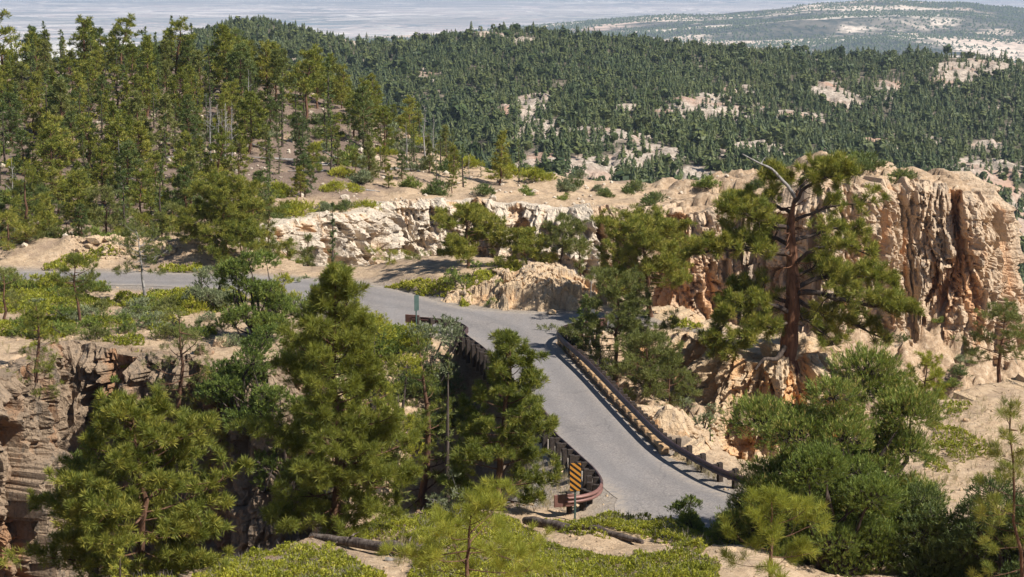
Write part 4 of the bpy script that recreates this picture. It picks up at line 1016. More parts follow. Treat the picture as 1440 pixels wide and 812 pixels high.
# ------------------------------------------------------------------ bridge
def frame2(d):
    d = unit([d[0], d[1], 0]); return np.array([d, [-d[1], d[0], 0], [0, 0, 1]])
def on(a, b, t): return a + (b - a) * t
def bridge():
    mid = (L0 + L1 + R0 + R1) / 4
    e = empty('bridge', (mid[0], mid[1], 0))
    o3 = np.array([mid[0], mid[1], 0])
    def loc3(p, z): return np.array([p[0], p[1], z]) - o3
    # deck slab: edges follow the roadway
    ex = np.array([.42, .07]); mb = MB(); c = [L0 - ex, L1 - ex, R1 + ex, R0 + ex]
    V = [loc3(p, -.01) for p in c] + [loc3(p, -.34) for p in c]
    mb.add(V, [[0, 1, 2, 3], [7, 6, 5, 4], [0, 4, 5, 1], [1, 5, 6, 2], [2, 6, 7, 3], [3, 7, 4, 0]])
    link('deck', mb.mesh('deck', M['timber']), e)
    for k in range(4):
        a = on(L0, R0, .1 + .8 * k / 3); b = on(L1, R1, .1 + .8 * k / 3); L = np.linalg.norm(b - a)
        mb = MB(); box(mb, loc3((a + b) / 2, -.62), (L, .28, .55), frame2(b - a), .02); link('girder', mb.mesh('girder', M['timber']), e)
    for a, b, sgn in ((L0, L1, 1), (R0, R1, -1)):
        ax = frame2(b - a); L = np.linalg.norm(b - a)
        mb = MB(); box(mb, loc3((a + b) / 2, -.06) + ax[1] * -.22 * sgn, (L, .30, .40), ax, .025)
        link('curb', mb.mesh('curb', M['curb_wood']), e)
        nb = int(L / 1.16)
        for q in range(nb):
            c_ = on(a, b, (q + .5) / nb); mb = MB()
            box(mb, loc3(c_, .235) + ax[1] * (-.22 + .01 * random.uniform(-1, 1)) * sgn, (.74 + .03 * random.uniform(-1, 1), .27, .20), ax, .03)
            link('curb_block', mb.mesh('curb_block', M['timber']), e)
        for q in (0, 1):
            mb = MB(); box(mb, loc3(on(a, b, q), .16) + ax[1] * -.22 * sgn + ax[0] * (.22 if q else -.22), (.42, .36, .40), ax, .03); link('curb_end_block', mb.mesh('curb_block', M['timber']), e)
    for p, q, s_ in ((L0, R0, 1), (L1, R1, -1)):
        d = q - p; ax = frame2(d); L = np.linalg.norm(d)
        mb = MB(); box(mb, loc3((p + q) / 2, -2.6) + ax[1] * .35 * s_, (L + 1.2, .6, 4.4), ax, .03); link('abutment', mb.mesh('abutment', M['concrete']), e)
    tag(e, 'narrow bridge with pale timber curbs carrying the grey road over the gully', 'bridge')
M['curb_wood'] = wood_mat('dark_curb_timber', (.10, .07, .045), (.22, .15, .095))
m_, nt_, out_ = nodes('tan_concrete'); n_ = noise(nt_, objco(nt_), 2.5, 5, .6)
principled(nt_, out_, ramp(nt_, n_, [(.3, (.30, .235, .16)), (.7, (.46, .37, .26))]).outputs[0], .9, bump(nt_, n_, .3, .02), .1); M['concrete'] = m_
bridge()

PROF = np.array([(-.012, -.156), (.004, -.150), (.082, -.098), (.082, -.05), (.004, -.012), (.004, .012), (.082, .05), (.082, .098), (.004, .150), (-.012, .156), (-.03, .15), (.055, .09), (.055, .055), (-.03, .02), (-.03, -.02), (.055, -.055), (.055, -.09), (-.03, -.15)])
def sweep(mb, P, side, zc):
    T = np.gradient(P[:, :2], axis=0); T /= np.linalg.norm(T, axis=1)[:, None]
    Nn = np.stack([T[:, 1], -T[:, 0]], -1) * side
    k = len(PROF)
    V = np.stack([P[:, 0][:, None] + Nn[:, 0][:, None] * PROF[:, 0], P[:, 1][:, None] + Nn[:, 1][:, None] * PROF[:, 0], P[:, 2][:, None] + zc + PROF[:, 1][None] + 0 * P[:, 0][:, None]], -1)
    n = len(P); i = np.arange(n - 1)[:, None] * k; j = np.arange(k)[None]; j2 = (j + 1) % k
    mb.add(V.reshape(-1, 3), np.stack([i + j, i + j2, i + k + j2, i + k + j], -1).reshape(-1, 4))
    return Nn

def guardrail(path, side, label, base, gap, n0, n1, deck):
    """side +1: the road is on the right hand of the path"""
    P2 = catmull(path, .22)
    z = np.zeros(len(P2))                                     # rail height is carried level with the road
    P = np.column_stack([P2, z]); o3 = np.array([base[0], base[1], 0.0]); P = P - o3
    e = empty('guardrail', tuple(o3))
    s = np.concatenate([[0], np.cumsum(np.hypot(*np.diff(P2, axis=0).T))])
    a, b = np.searchsorted(s, n0), np.searchsorted(s, s[-1] - n1)
    mb = MB(); RZ = .62 if side > 0 else .58; Nn = sweep(mb, P[a:b + 1], side, RZ); link('rail', mb.mesh('rail', M['rail'], True), e)
    T = np.gradient(P[:, :2], axis=0); T /= np.linalg.norm(T, axis=1)[:, None]; Nall = np.stack([T[:, 1], -T[:, 0]], -1) * side
    for u, v, endi in ((0, a, 0), (b, len(P) - 1, len(P) - 1)):
        if v - u < 2: continue
        mb = MB(); sweep(mb, P[u:v + 1], side, .58); t = link('terminal', mb.mesh('terminal', M['rail_end'], True), e); tag(t, 'rusty reddish end section of the rail')
        mb = MB(); box(mb, P[endi] + np.array([*(Nall[endi] * .02), .58]), (.85, .05, .48), np.array([[*T[endi], 0], [*Nall[endi], 0], [0, 0, 1]]), .02)
        link('buffer_plate', mb.mesh('buffer_plate', M['rail_end']), t)
    m = int(s[-1] / gap); proto = None
    for q in range(m + 1):
        i = min(len(P) - 1, np.searchsorted(s, .35 + q * gap))
        if .35 + q * gap > s[-1] - .15: break
        c = P[i] - np.array([*(Nall[i] * .40), 0]); ax = np.array([[*T[i], 0], [*Nall[i], 0], [0, 0, 1]])
        gx = gz(c[0] + o3[0], c[1] + o3[1]); bot = max(gx - .3, -2.0) if not deck(c[1] + o3[1]) else -.42
        dk_ = deck(c[1] + o3[1]) and side > 0
        mb = MB(); top = (.58 if dk_ else .80) + .05 * (random.random() - .5)
        tl = .05 * np.array([random.uniform(-1, 1), random.uniform(-1, 1)]); ax_ = np.array([unit(ax[0] + [0, 0, tl[0]]), unit(ax[1] + [0, 0, tl[1]]), unit(ax[2] - ax[0] * tl[0] - ax[1] * tl[1])])
        box(mb, (c[0], c[1], (top + bot) / 2), (.17, .21, top - bot), ax_, .015); po = link('post', mb.mesh('post', M['post_wood']), e)
        mb = MB(); cb = P[i] - np.array([*(Nall[i] * .165), 0]); box(mb, (cb[0], cb[1], .58), (.14, .24, .34), ax, .012)
        link('spacer_block', mb.mesh('spacer_block', M['post_wood']), po)
    tag(e, label, 'guardrail', 'guardrails of the bridge')
LR = [(-5.55, 97.0), (-4.3, 96.55), (-3.1, 95.7), (-2.45, 94.2), tuple(L0 + (-.12, -1.6)), tuple(on(L0, L1, .3) + (-.12, 0)), tuple(on(L0, L1, .6) + (-.12, 0)), tuple(L1 + (-.1, .6)), (1.72, 72.6), (2.2, 70.6), (2.75, 68.5), (3.2, 66.7), (3.38, 65.0), (3.12, 63.8), (2.55, 63.2), (1.95, 63.0)]
guardrail(LR, -1, 'gully-side guardrail curving along the gully side of the bridge, by the striped sign', L1, .98, 2.2, 2.7, lambda y: 76.0 < y < 93.5)
RR = [(4.9, 96.0), (3.9, 95.4), (3.0, 94.6), (2.55, 93.4), tuple(R0 + (.12, -1)), tuple(on(R0, R1, .35) + (.12, 0)), tuple(on(R0, R1, .7) + (.12, 0)), tuple(R1 + (.14, .3)), (7.1, 68.9), (8.3, 66.2), (9.9, 64.4), (12, 63.0)]
guardrail(RR, 1, 'cliff-side guardrail on the cliff side with its shadow lying on the road', R1, 1.25, 1.2, 0, lambda y: 71.9 < y < 92.4)

# ------------------------------------------------------------------ signs
def stripes_mat():
    m, nt, out = nodes('striped_sheeting'); co = objco(nt)
    s = N(nt, 'ShaderNodeSeparateXYZ'); nt.links.new(co, s.inputs[0])
    a = mathn(nt, 'MULTIPLY', mathn(nt, 'ADD', mathn(nt, 'MULTIPLY', s.outputs[0], .82), s.outputs[2]), 1 / .212)
    f = mathn(nt, 'FRACT', mathn(nt, 'ADD', a, .2), 0)
    g = mathn(nt, 'GREATER_THAN', f, .5)
    back = mathn(nt, 'GREATER_THAN', s.outputs[1], .004)
    n = noise(nt, co, 5, 4)
    c = mixc(nt, g, mixc(nt, n, (.60, .25, .03), (.50, .215, .04)), (.016, .015, .014))
    c = mixc(nt, back, c, (.3, .3, .29))
    principled(nt, out, c, .45, None, .35); return m
M['stripes'] = stripes_mat()
def sign(px, pytop, pybot, w, Y, label, panel, post, rz, name='road_sign', round_=.03):
    x, y, zt = at(px, pytop, Y); zb = at(px, pybot, Y)[2]; z0 = gz(x, Y)
    e = empty(name, (x, y, z0), rz)
    mb = MB(); h = zt - zb; r = round_; k = [(-w / 2 + r, -h / 2), (w / 2 - r, -h / 2), (w / 2, -h / 2 + r), (w / 2, h / 2 - r), (w / 2 - r, h / 2), (-w / 2 + r, h / 2), (-w / 2, h / 2 - r), (-w / 2, -h / 2 + r)]
    V = [[q[0], -.006, q[1]] for q in k] + [[q[0], .006, q[1]] for q in k]
    mb.add(V, [list(range(8))]); mb.f.setdefault(8, []).append(np.array([[15, 14, 13, 12, 11, 10, 9, 8]])); mb.add(V, [[i, i + 8, (i + 1) % 8 + 8, (i + 1) % 8] for i in range(8)])
    p = link('panel', mb.mesh('panel', M[panel]), e, (0, -.05, (zt + zb) / 2 - z0))
    mb = MB(); box(mb, (0, 0, (zt - z0 - .03) / 2 - .2), (.07, .05, zt - z0 + .35), None, .008); link('post', mb.mesh('sign_post', M[post]), e)
    return tag(e, label, 'road sign')
sign(809, 651, 690, .41, 62.75, 'orange and black diagonally striped hazard sign at the near end of the gully-side guardrail', 'stripes', 'green', rad(8))
sign(585, 415, 437, .30, 96.4, 'narrow green marker sign at the far end of the gully-side guardrail', 'green', 'green', rad(35))
sign(833, 432, 440, .3, 97.6, 'small pale sign half hidden by the bright fir at the junction', 'galv', 'galv', rad(-10), round_=.02)

# ------------------------------------------------------------------ logs and dead wood
def log(p0, p1, r0, r1, label, seed, stubs=5, group=None, name='fallen_log', mat='log', lift=.6, roots=0):
    a = np.array([*p0, gz(*p0) + r0 * lift]); b = np.array([*p1, gz(*p1) + r1 * lift])
    p = Plant(seed); rg = p.rg; n = 12; t = np.linspace(0, 1, n)[:, None]
    P = a * (1 - t) + b * t + rg.normal(0, .05 * r0 * 3, (n, 3)) * np.array([1, 1, .4])
    P[:, 2] = np.maximum(P[:, 2], gzv(P[:, 0], P[:, 1]) + r0 * .25)
    c = P.mean(0) * 1; c[2] = gz(c[0], c[1]); P = P - c
    k = 10; tube(p.w, P, np.linspace(r0, r1, n) * (1 + rg.normal(0, .13, n)), k)
    for _ in range(stubs):
        i = rg.integers(2, n - 1); d = rg.normal(0, 1, 3); d[2] = abs(d[2]) * .6
        p.limb(P[i], d, rg.uniform(.15, .6), r0 * .22, 0, 4, .15, 4)
    for _ in range(roots):
        d = unit(P[0] - P[1]) * .6 + rg.normal(0, .8, 3); d[2] = abs(d[2]) * .7
        p.limb(P[0], d, rg.uniform(.3, .8), r0 * .4, -.1, 5, .25, 5)
    o = link(name, p.w.mesh(name, M[mat], True), None, tuple(c)); return tag(o, label, 'log', group)
def gpt(px, py, lo=44, hi=130):
    """where the sight line through a pixel meets the ground"""
    Y = np.arange(lo, hi, .1); a, b = slopes(px, py); d = CAMZ + b * Y - gzv(a * Y, Y)
    k = np.argmax(d < 0) if (d < 0).any() else len(Y) - 1
    return (a * Y[k], Y[k])
log(gpt(736, 743), gpt(905, 768), .19, .08, 'long grey fallen log lying on sand below the road', 201, 9, lift=1.5)
log(gpt(575, 783), gpt(440, 760), .20, .14, 'short thick fallen log with a shredded root end at bottom left of centre', 202, 8, roots=14, lift=.9)
x, y = gpt(553, 790); log((x - .25, y), (x + .3, y + .15), .07, .03, 'bleached white chunk of broken wood beside the shredded log end', 203, 3, mat='dead', name='wood_chunk')
x, y = gpt(430, 756); log((x - .2, y), (x + .25, y), .13, .12, 'small pale sawn stump end left of the thick fallen log', 204, 0, mat='dead', name='wood_chunk')

LOGS = [(gpt(736, 743), gpt(905, 768)), (gpt(575, 783), gpt(440, 760))]
# ------------------------------------------------------------------ low evergreen mats
def in_poly(P, px, py): return sdf(P, px, py) < 0
def mats(name, polys, xr, yr, dens, hgt, leaf, label, mat='manzanita', seed=1, n=9, edge=14, twigs=.10, lump=.9):
    rg = np.random.default_rng(seed); K = int((xr[1] - xr[0]) * (yr[1] - yr[0]) * dens)
    x = rg.uniform(*xr, K); y = rg.uniform(*yr, K); z = gzv(x, y)
    px, py = project(x, y, z + hgt * .5)
    d = np.full(K, 1e9)
    for P in polys: d = np.minimum(d, sdf(P, px, py))
    d = d + edge * fbm(x * lump, y * lump, o=3) * 1.2
    keep = (d < 0) & (sdf(ROAD, x, y) > .12)
    for la, lb in LOGS: keep &= pathdist([la, lb], x, y) > .32
    x, y, z, d = x[keep], y[keep], z[keep], d[keep]
    c1, c2, cid = worley(x * lump, y * lump * .9, 2)
    H = hgt * (np.clip(1 - c1 * 1.05, .0, 1) ** .6 * (.55 + .7 * cid)) * sstep(0, -edge * .5, d) * (1 + .3 * fbm(x * 3, y * 3))
    top = rg.uniform(.35, 1.0, len(x)) ** .6
    P = np.stack([x, y, z + .03 + H * top], -1)
    D = np.stack([rg.normal(0, .35, len(x)), rg.normal(0, .35, len(x)), np.ones(len(x))], -1)
    t = np.clip(.35 + .35 * (cid - .5) + rg.normal(0, .16, len(x)) + .25 * (top - .6), 0, 1)
    o = np.array([x.mean(), y.mean(), 0])
    mb = MB(); tufts(mb, P - o, D, leaf * rg.uniform(.7, 1.3, len(x)), n, rg, .75, .22, .9, .1, t)
    ob = link(name, mb.mesh(name, M[mat]), None, (o[0], o[1], 0))
    k = rg.uniform(size=len(x)) < twigs; mb = MB(); tufts(mb, (P - o)[k] + [0, 0, .04], D[k], .28, 3, rg, .5, .02, .6, .2)
    tw = link('dry_twigs', mb.mesh('dry_twigs', M['dry_twigs']), ob)
    return tag(ob, label, 'ground cover', kind='stuff')
FG = [[(240, 830), (320, 782), (410, 766), (470, 772), (540, 800), (545, 830)], [(455, 762), (500, 738), (560, 716), (640, 708), (735, 724), (740, 742), (690, 765), (600, 770), (560, 752)],
      [(728, 734), (850, 722), (965, 730), (1010, 752), (985, 768), (915, 754), (800, 742)], [(735, 778), (800, 766), (860, 782), (960, 770), (1010, 780), (1010, 830), (735, 830)], [(690, 745), (760, 752), (800, 770), (720, 785)], [(590, 775), (740, 770), (740, 830), (560, 830)], [(150, 800), (250, 800), (250, 840), (150, 840)]]
mats('ground_cover', FG, (-11, 7.5), (46, 63.4), 175, .42, .085, 'bright green low mats of leaves covering the near bank', seed=2, lump=.95, edge=8)
LP_ = [[(-20, 405), (75, 384), (105, 396), (95, 408), (170, 425), (90, 440), (-20, 436)], [(160, 412), (205, 408), (280, 404), (300, 425), (250, 440), (180, 436)], [(30, 440), (110, 446), (90, 462), (30, 460)], [(270, 404), (330, 402), (350, 420), (300, 435)], [(145, 470), (200, 468), (205, 482), (150, 484)], [(85, 388), (150, 384), (150, 398), (95, 400)], [(-20, 446), (30, 450), (40, 470), (-20, 470)], [(110, 440), (180, 440), (190, 452), (120, 456)], [(200, 445), (250, 442), (255, 460), (210, 462)], [(60, 490), (120, 492), (110, 506), (60, 505)]]
mats('ground_cover', LP_, (-36, -12), (88, 113), 60, .45, .15, 'yellow green low mats on the flat left of the junction', seed=3, edge=9, lump=.6)
BK = [[(498, 404), (560, 396), (640, 388), (700, 372), (735, 372), (715, 388), (668, 410), (618, 412), (560, 404)], [(640, 405), (665, 398), (672, 420), (650, 424)]]
mats('ground_cover', BK, (-11, 1.5), (100.5, 113), 110, .62, .14, 'dense green hedge-like mats along the far edge of the road', seed=4, edge=7, lump=.6)
LS = [[(490, 440), (545, 448), (580, 460), (560, 485), (520, 520), (480, 500)], [(545, 466), (600, 462), (610, 480), (560, 490)]]
mats('ground_cover', LS, (-10, -3.5), (86, 99), 90, .8, .14, 'bright leafy scrub on the slope left of the far guardrail end', seed=5, edge=9, lump=.5)
RS = [[(1310, 590), (1385, 612), (1395, 640), (1340, 650), (1315, 625)], [(1300, 640), (1330, 640), (1335, 660), (1305, 655)], [(1330, 560), (1365, 566), (1350, 580), (1325, 575)]]
mats('ground_cover', RS, (15, 24), (66, 82), 60, .35, .11, 'thin green mats on the sandy right bank', seed=6, edge=10, lump=.7, twigs=.15)
BR = [[(60, 372), (150, 340), (170, 350), (60, 392)], [(225, 372), (285, 370), (290, 386), (230, 386)], [(940, 440), (990, 452), (985, 462), (945, 456)]]
mats('ground_cover', BR, (-32, 14), (95, 126), 40, .4, .16, 'green strips of mat beside the stony berm and the gravel pullout', seed=7, edge=6)
# dry grass on the verges
def dry_grass():
    rg = np.random.default_rng(9); P = []
    for poly, n in (([(930, 635), (1010, 668), (1005, 690), (935, 650)], 260), ([(700, 655), (800, 640), (800, 720), (730, 725)], 200), ([(800, 520), (900, 590), (930, 640), (860, 580)], 160), ([(520, 760), (720, 740), (720, 790), (560, 800)], 160), ([(1150, 735), (1260, 725), (1300, 760), (1200, 770)], 260), ([(0, 430), (300, 430), (320, 480), (0, 500)], 380), ([(1290, 560), (1440, 560), (1440, 690), (1290, 690)], 260)):
        k = 0
        while k < n:
            px, py = rg.uniform(*zip(*[(min(a), max(a)) for a in zip(*poly)])) if False else (rg.uniform(min(q[0] for q in poly), max(q[0] for q in poly)), rg.uniform(min(q[1] for q in poly), max(q[1] for q in poly)))
            if sdf(poly, np.array([px]), np.array([py]))[0] > 0: k += .2; continue
            x, y = gpt(px, py, 50, 112); k += 1
            if sdf(ROAD, np.array([x]), np.array([y]))[0] < .3: continue
            P.append((x, y, gz(x, y)))
    P = np.array(P); D = np.tile([0, 0, 1.0], (len(P), 1)); mb = MB(); tufts(mb, P, D, .34, 14, rg, .35, .016, .1, .3)
    o = link('dry_grass', mb.mesh('dry_grass', M['straw'])); tag(o, 'straw coloured grass tufts on the road verges', 'grass', kind='stuff')
M['straw'] = leaf_mat('straw', [(.0, (.26, .21, .11)), (.5, (.40, .33, .18)), (1, (.5, .43, .26))], .25, (.4, .33, .15))
dry_grass()
# pebbles scattered over the bare ground
def pebbles():
    rg = np.random.default_rng(12); proto = []
    for q in range(5):
        mb_ = rock_mesh('p', 1, 300 + q, 1, 'boulder', (1, .8, .6)); V = np.empty(len(mb_.vertices) * 3, np.float32); mb_.vertices.foreach_get('co', V)
        F = np.array([p.vertices[:] for p in mb_.polygons]); proto.append((V.reshape(-1, 3), F)); bpy.data.meshes.remove(mb_)
    mb = MB()
    for xr, yr, n, s0 in (((-8, 9), (48, 63), 900, .05), ((8, 26), (50, 82), 1500, .07), ((-36, -10), (90, 122), 700, .10), ((-3, 8), (63, 100), 700, .07), ((2, 11), (74, 96), 500, .16), ((-30, -20), (119, 124), 900, .16)):
        x = rg.uniform(*xr, n); y = rg.uniform(*yr, n); z = ground_z(x, y); k = sdf(ROAD, x, y) > .15
        for a, b, c in zip(x[k], y[k], z[k]):
            V, F = proto[rg.integers(5)]; s = s0 * rg.lognormal(-.3, .5); an = rg.uniform(0, 6.28); ca, sa = math.cos(an), math.sin(an)
            mb.add((V @ np.array([[ca, sa, 0], [-sa, ca, 0], [0, 0, 1]])) * s + [a, b, c + s * .2], F)
    n = mb.n; o = link('loose_stones', mb.mesh('loose_stones', M['boulder'], False, dict(recess=np.zeros(n)))); tag(o, 'loose stones and pebbles strewn on the bare ground', 'stones', kind='stuff')
pebbles()
# ------------------------------------------------------------------ the wooded hillside on the left: every tree an object
def hill_protos():
    out = {}
    out['fir'] = [fir(400 + i, 7, w, n=9, size=.40, base=.07, step=.24, width=.12, spread=.55, needle='needle_fir', twn=2.2) for i, w in enumerate((1.05, 1.3, .9, 1.15))]
    out['pine'] = [ponderosa(420 + i, 7, w, n=9, size=.42, base=b, step=.2, dens=1.0, shape=sh, width=.085, gaps=.1, sub=2, needle=nd) for i, (w, b, sh, nd) in enumerate(((1.5, .14, 'round', 'needle'), (1.4, .2, 'flat', 'needle'), (1.15, .1, 'slim', 'needle'), (1.6, .3, 'flat', 'needle'), (1.4, .08, 'wide', 'needle_olive'), (1.35, .1, 'round', 'needle_fir')))]
    out['shrub'] = [juniper(440 + i, 1.2, w, lobes=7, n=8, size=.30, per=34, needle=nd, low=.02, lobe=(.35, .5)) for i, (w, nd) in enumerate(((.9, 'juniper'), (1.1, 'needle_fir'), (.8, 'sage'), (1.2, 'manzanita')))]
    out['snag'] = [snag(450 + i, 6, 16, .09, .05 * (i - 1), .16) for i in range(3)]
    return out
HP = hill_protos()
rgH = np.random.default_rng(77)
GR = 'trees covering the near wooded hill'
def hill_tree(x, y, h, kind, idx, label, cat='tree', group=GR, name=None, z=None, base_h=7.0):
    z = gz(x, y) - .08 if z is None else z; s = h / base_h
    e = empty(name or {'fir': 'fir_tree', 'pine': 'pine_tree', 'snag': 'dead_tree', 'shrub': 'shrub'}[kind], (x, y, z), rgH.uniform(0, 6.28)); e.scale = (s * rgH.uniform(.95, 1.25), s * rgH.uniform(.95, 1.25), s)
    m = HP[kind][idx % len(HP[kind])]
    if kind == 'snag': link('trunk', m, e)
    else: link('trunk', m[0], e); link('crown', m[1], e)
    return tag(e, label, cat, group)

taken = []
def free(x, y, d): return all((x - a) ** 2 + (y - b) ** 2 > d * d for a, b in taken)
# trees that can be told apart along the crest
crest = [(14, 8, 196, 'pine', 3, 'flat topped tall pine standing highest at the left end of the crest'), (60, 45, 205, 'pine', 0, 'second tall pine from the left on the crest, dense and rounded'), (95, 60, 207, 'fir', 1, 'narrow fir between the rounded and the ragged crest pines'),
         (128, 24, 208, 'pine', 1, 'ragged pale pine on the crest above the white badlands far below'), (178, 22, 210, 'pine', 3, 'dark umbrella crowned pine on the crest, left of the gap'), (255, 26, 205, 'pine', 3, 'tall umbrella crowned crest pine with long bare trunk, right of the gap'),
         (210, 52, 185, 'pine', 2, 'thin tall pine with bare upper trunk below the gap in the crest'), (322, 36, 200, 'pine', 0, 'broadest crowned pine on the crest near the hill peak'), (345, 62, 190, 'pine', 5, 'olive pine overlapping the broadest crest pine on its right'),
         (300, 60, 198, 'fir', 0, 'dark pointed fir left of the broadest crest pine'), (395, 72, 190, 'pine', 4, 'pale thin pine on the crest right of the olive pine'), (433, 66, 186, 'pine', 3, 'open flat crowned pine where the crest starts to fall'),
         (466, 84, 180, 'fir', 2, 'pointed fir at the right end of the high crest'), (512, 122, 176, 'pine', 5, 'olive pine on the falling crest above the white snags'), (545, 150, 172, 'pine', 0, 'round green pine on the falling crest left of the bare snags'), (583, 168, 169, 'fir', 1, 'dark fir beside the bare snags on the falling crest'),
         (620, 190, 166, 'fir', 3, 'last pointed fir at the low end of the crest'), (702, 185, 158, 'pine', 2, 'thin tall pine alone on the saddle between hill and butte')]
for px, pt, Y, kind, idx, lab in crest:
    a, _ = slopes(px, 300); x = a * Y; zt = at(px, pt, Y)[2]; z0 = gz(x, Y) - .1; h = max(3.5, zt - z0)
    hill_tree(x, Y, h, kind, idx, lab, z=z0); taken.append((x, Y))
n_tree = 0; tries = 0
while n_tree < 365 and tries < 14000:
    tries += 1
    y = rgH.uniform(122, 224); a = rgH.uniform(-.31, .02); x = a * y
    z = gz(x, y); px, py = project(x, y, z)
    if px < -90 or px > 740: continue
    # open ground: the right flank, the white outcrops and the stony berm stay thin
    p = .95 if px < 640 else .5
    lim = np.interp(px, [0, 250, 400, 470, 560, 640, 740], [372, 350, 330, 250, 268, 275, 285])
    if py > lim: continue
    if px > 200 and py > 215 and px < 420: p *= .55
    if px > 640: p *= .45
    if rgH.uniform() > p or not free(x, y, 2.05): continue
    if sdf(POLC, np.array([x]), np.array([y]))[0] > -1.6 and y > 124 and x > -20: continue
    upper = py < np.interp(px, [0, 300, 480, 700], [150, 165, 215, 262]); low = py > np.interp(px, [0, 300, 480, 700], [255, 250, 262, 300])
    zone = 'upper' if upper else ('lower' if low else 'middle')
    kind = 'fir' if rgH.uniform() < (.46 if px < 470 else .5) else 'pine'
    h = np.interp(y, [122, 150, 220], [4.9, 5.4, 6.4]) * rgH.uniform(.42, 1.06)
    if px > 470: h *= .8
    where = 'sparse falling flank of the wooded hill' if px >= 470 else zone + ' slope of the wooded hill behind the road'
    lab = ('one of the pointed firs on the ' if kind == 'fir' else 'one of the rounder pines on the ') + where
    hill_tree(x, y, h, kind, int(rgH.integers(0, 12)), lab); taken.append((x, y)); n_tree += 1
for i in range(13):
    px = rgH.uniform(288, 340); py = rgH.uniform(186, 214); x, y = gpt(px, py, 123, 210)
    hill_tree(x, y, rgH.uniform(2.2, 4.2), 'snag', int(rgH.integers(3)), 'one of the thin bare grey saplings in the dead thicket on the wooded hill', 'dead tree', 'bare saplings of the dead thicket', base_h=6.0)
# snags that stand out
for px, pt, Y, h, lab in ((600, 148, 168, 0, 'tallest bare white snag on the falling crest'), (608, 162, 167, 0, 'second bare snag right beside the tallest white snag'), (573, 172, 163, 0, 'grey forked snag left of the tallest white snag'), (175, 195, 142, 0, 'pale branching snag low on the near wooded hill'), (300, 138, 158, 0, 'thin grey snag in the brownish dead thicket on the near wooded hill'), (316, 146, 157, 0, 'leaning grey snag at the right of the dead thicket'), (328, 150, 160, 0, 'broken snag with short stubs behind the dead thicket'), (352, 98, 176, 0, 'tall thin bare pole high on the near wooded hill'), (660, 215, 160, 0, 'small snag by the lone saddle pine'), (22, 215, 136, 0, 'bare brown pole at the left edge of the hillside')):
    a, _ = slopes(px, 300); x = a * Y; zt = at(px, pt, Y)[2]; z0 = gz(x, Y) - .1
    hill_tree(x, Y, max(2.2, zt - z0), 'snag', int(rgH.integers(3)), lab, 'dead tree', None, z=z0, base_h=6.0)
# shrubs
k = 0; guard = 0
while k < 235 and guard < 6000:
    guard += 1
    y = rgH.uniform(122, 195); a = rgH.uniform(-.30, .22); x = a * y
    s_ = sdf(POLC, np.array([x]), np.array([y]))[0]
    z = gz(x, y); px, py = project(x, y, z)
    if s_ > -.9 or px > 1400 or not free(x, y, 1.1): continue
    if rgH.uniform() > (.8 if px < 440 else (1.0 if px < 860 else .4)): continue
    if px > 860:
        lab = 'one of the small shrubs dotted on top of the butte'; g = 'shrubs on the butte top'
    elif px > 440:
        lab = 'one of the low shrubs scattered on the hill flank above the white cliff'; g = 'shrubs above the white cliff'
    else: lab = 'one of the low shrubs between trees at the foot of the near wooded hill'; g = 'shrubs at the foot of the near wooded hill'
    hill_tree(x, y, rgH.uniform(.55, 1.5), 'shrub', int(rgH.integers(0, 8)), lab, 'shrub', g, base_h=1.25); taken.append((x, y)); k += 1
# shrubs clinging to the talus and the white cliff
k = 0; guard = 0
while k < 46 and guard < 3000:
    guard += 1
    px = rgH.uniform(520, 1435); py = rgH.uniform(330, 560)
    if px < 1000 and py > 395: continue
    if px > 1000 and py < 425: continue
    x, y = gpt(px, py, 112, 150)
    if y < 118: continue
    t_ = px > 1000
    hill_tree(x, y - .3, rgH.uniform(.35, .85), 'shrub', int(rgH.choice([0, 2, 1])), 'one of the tiny shrubs dotted on the pale slope below the butte cliff' if t_ else 'one of the small shrubs at the foot of the white cliff', 'shrub', 'shrubs on the pale slope under the butte' if t_ else 'shrubs under the white cliff', base_h=1.25); k += 1
# fallen trunks on the hill
for i, (p0, p1, r) in enumerate((((245, 214), (275, 234), .16), ((268, 212), (290, 228), .14), ((355, 205), (375, 212), .12), ((415, 215), (455, 232), .12), ((430, 205), (470, 225), .1), ((445, 240), (480, 246), .1), ((165, 98), (185, 101), .2))):
    a = gpt(*p0, 123, 230); b = gpt(*p1, 123, 230)
    log(a, b, r, r * .6, ('upper of the two parallel pale logs under the dead thicket', 'lower of the two parallel pale logs under the dead thicket', 'short pale log high on the hillside', 'long pale log on the open flank of the near wooded hill', 'thin log above the long pale log on the open flank', 'pale log at the foot of the open flank', 'dark log lying on the crest in the gap between pines')[i], 220 + i, 3, mat='dead')

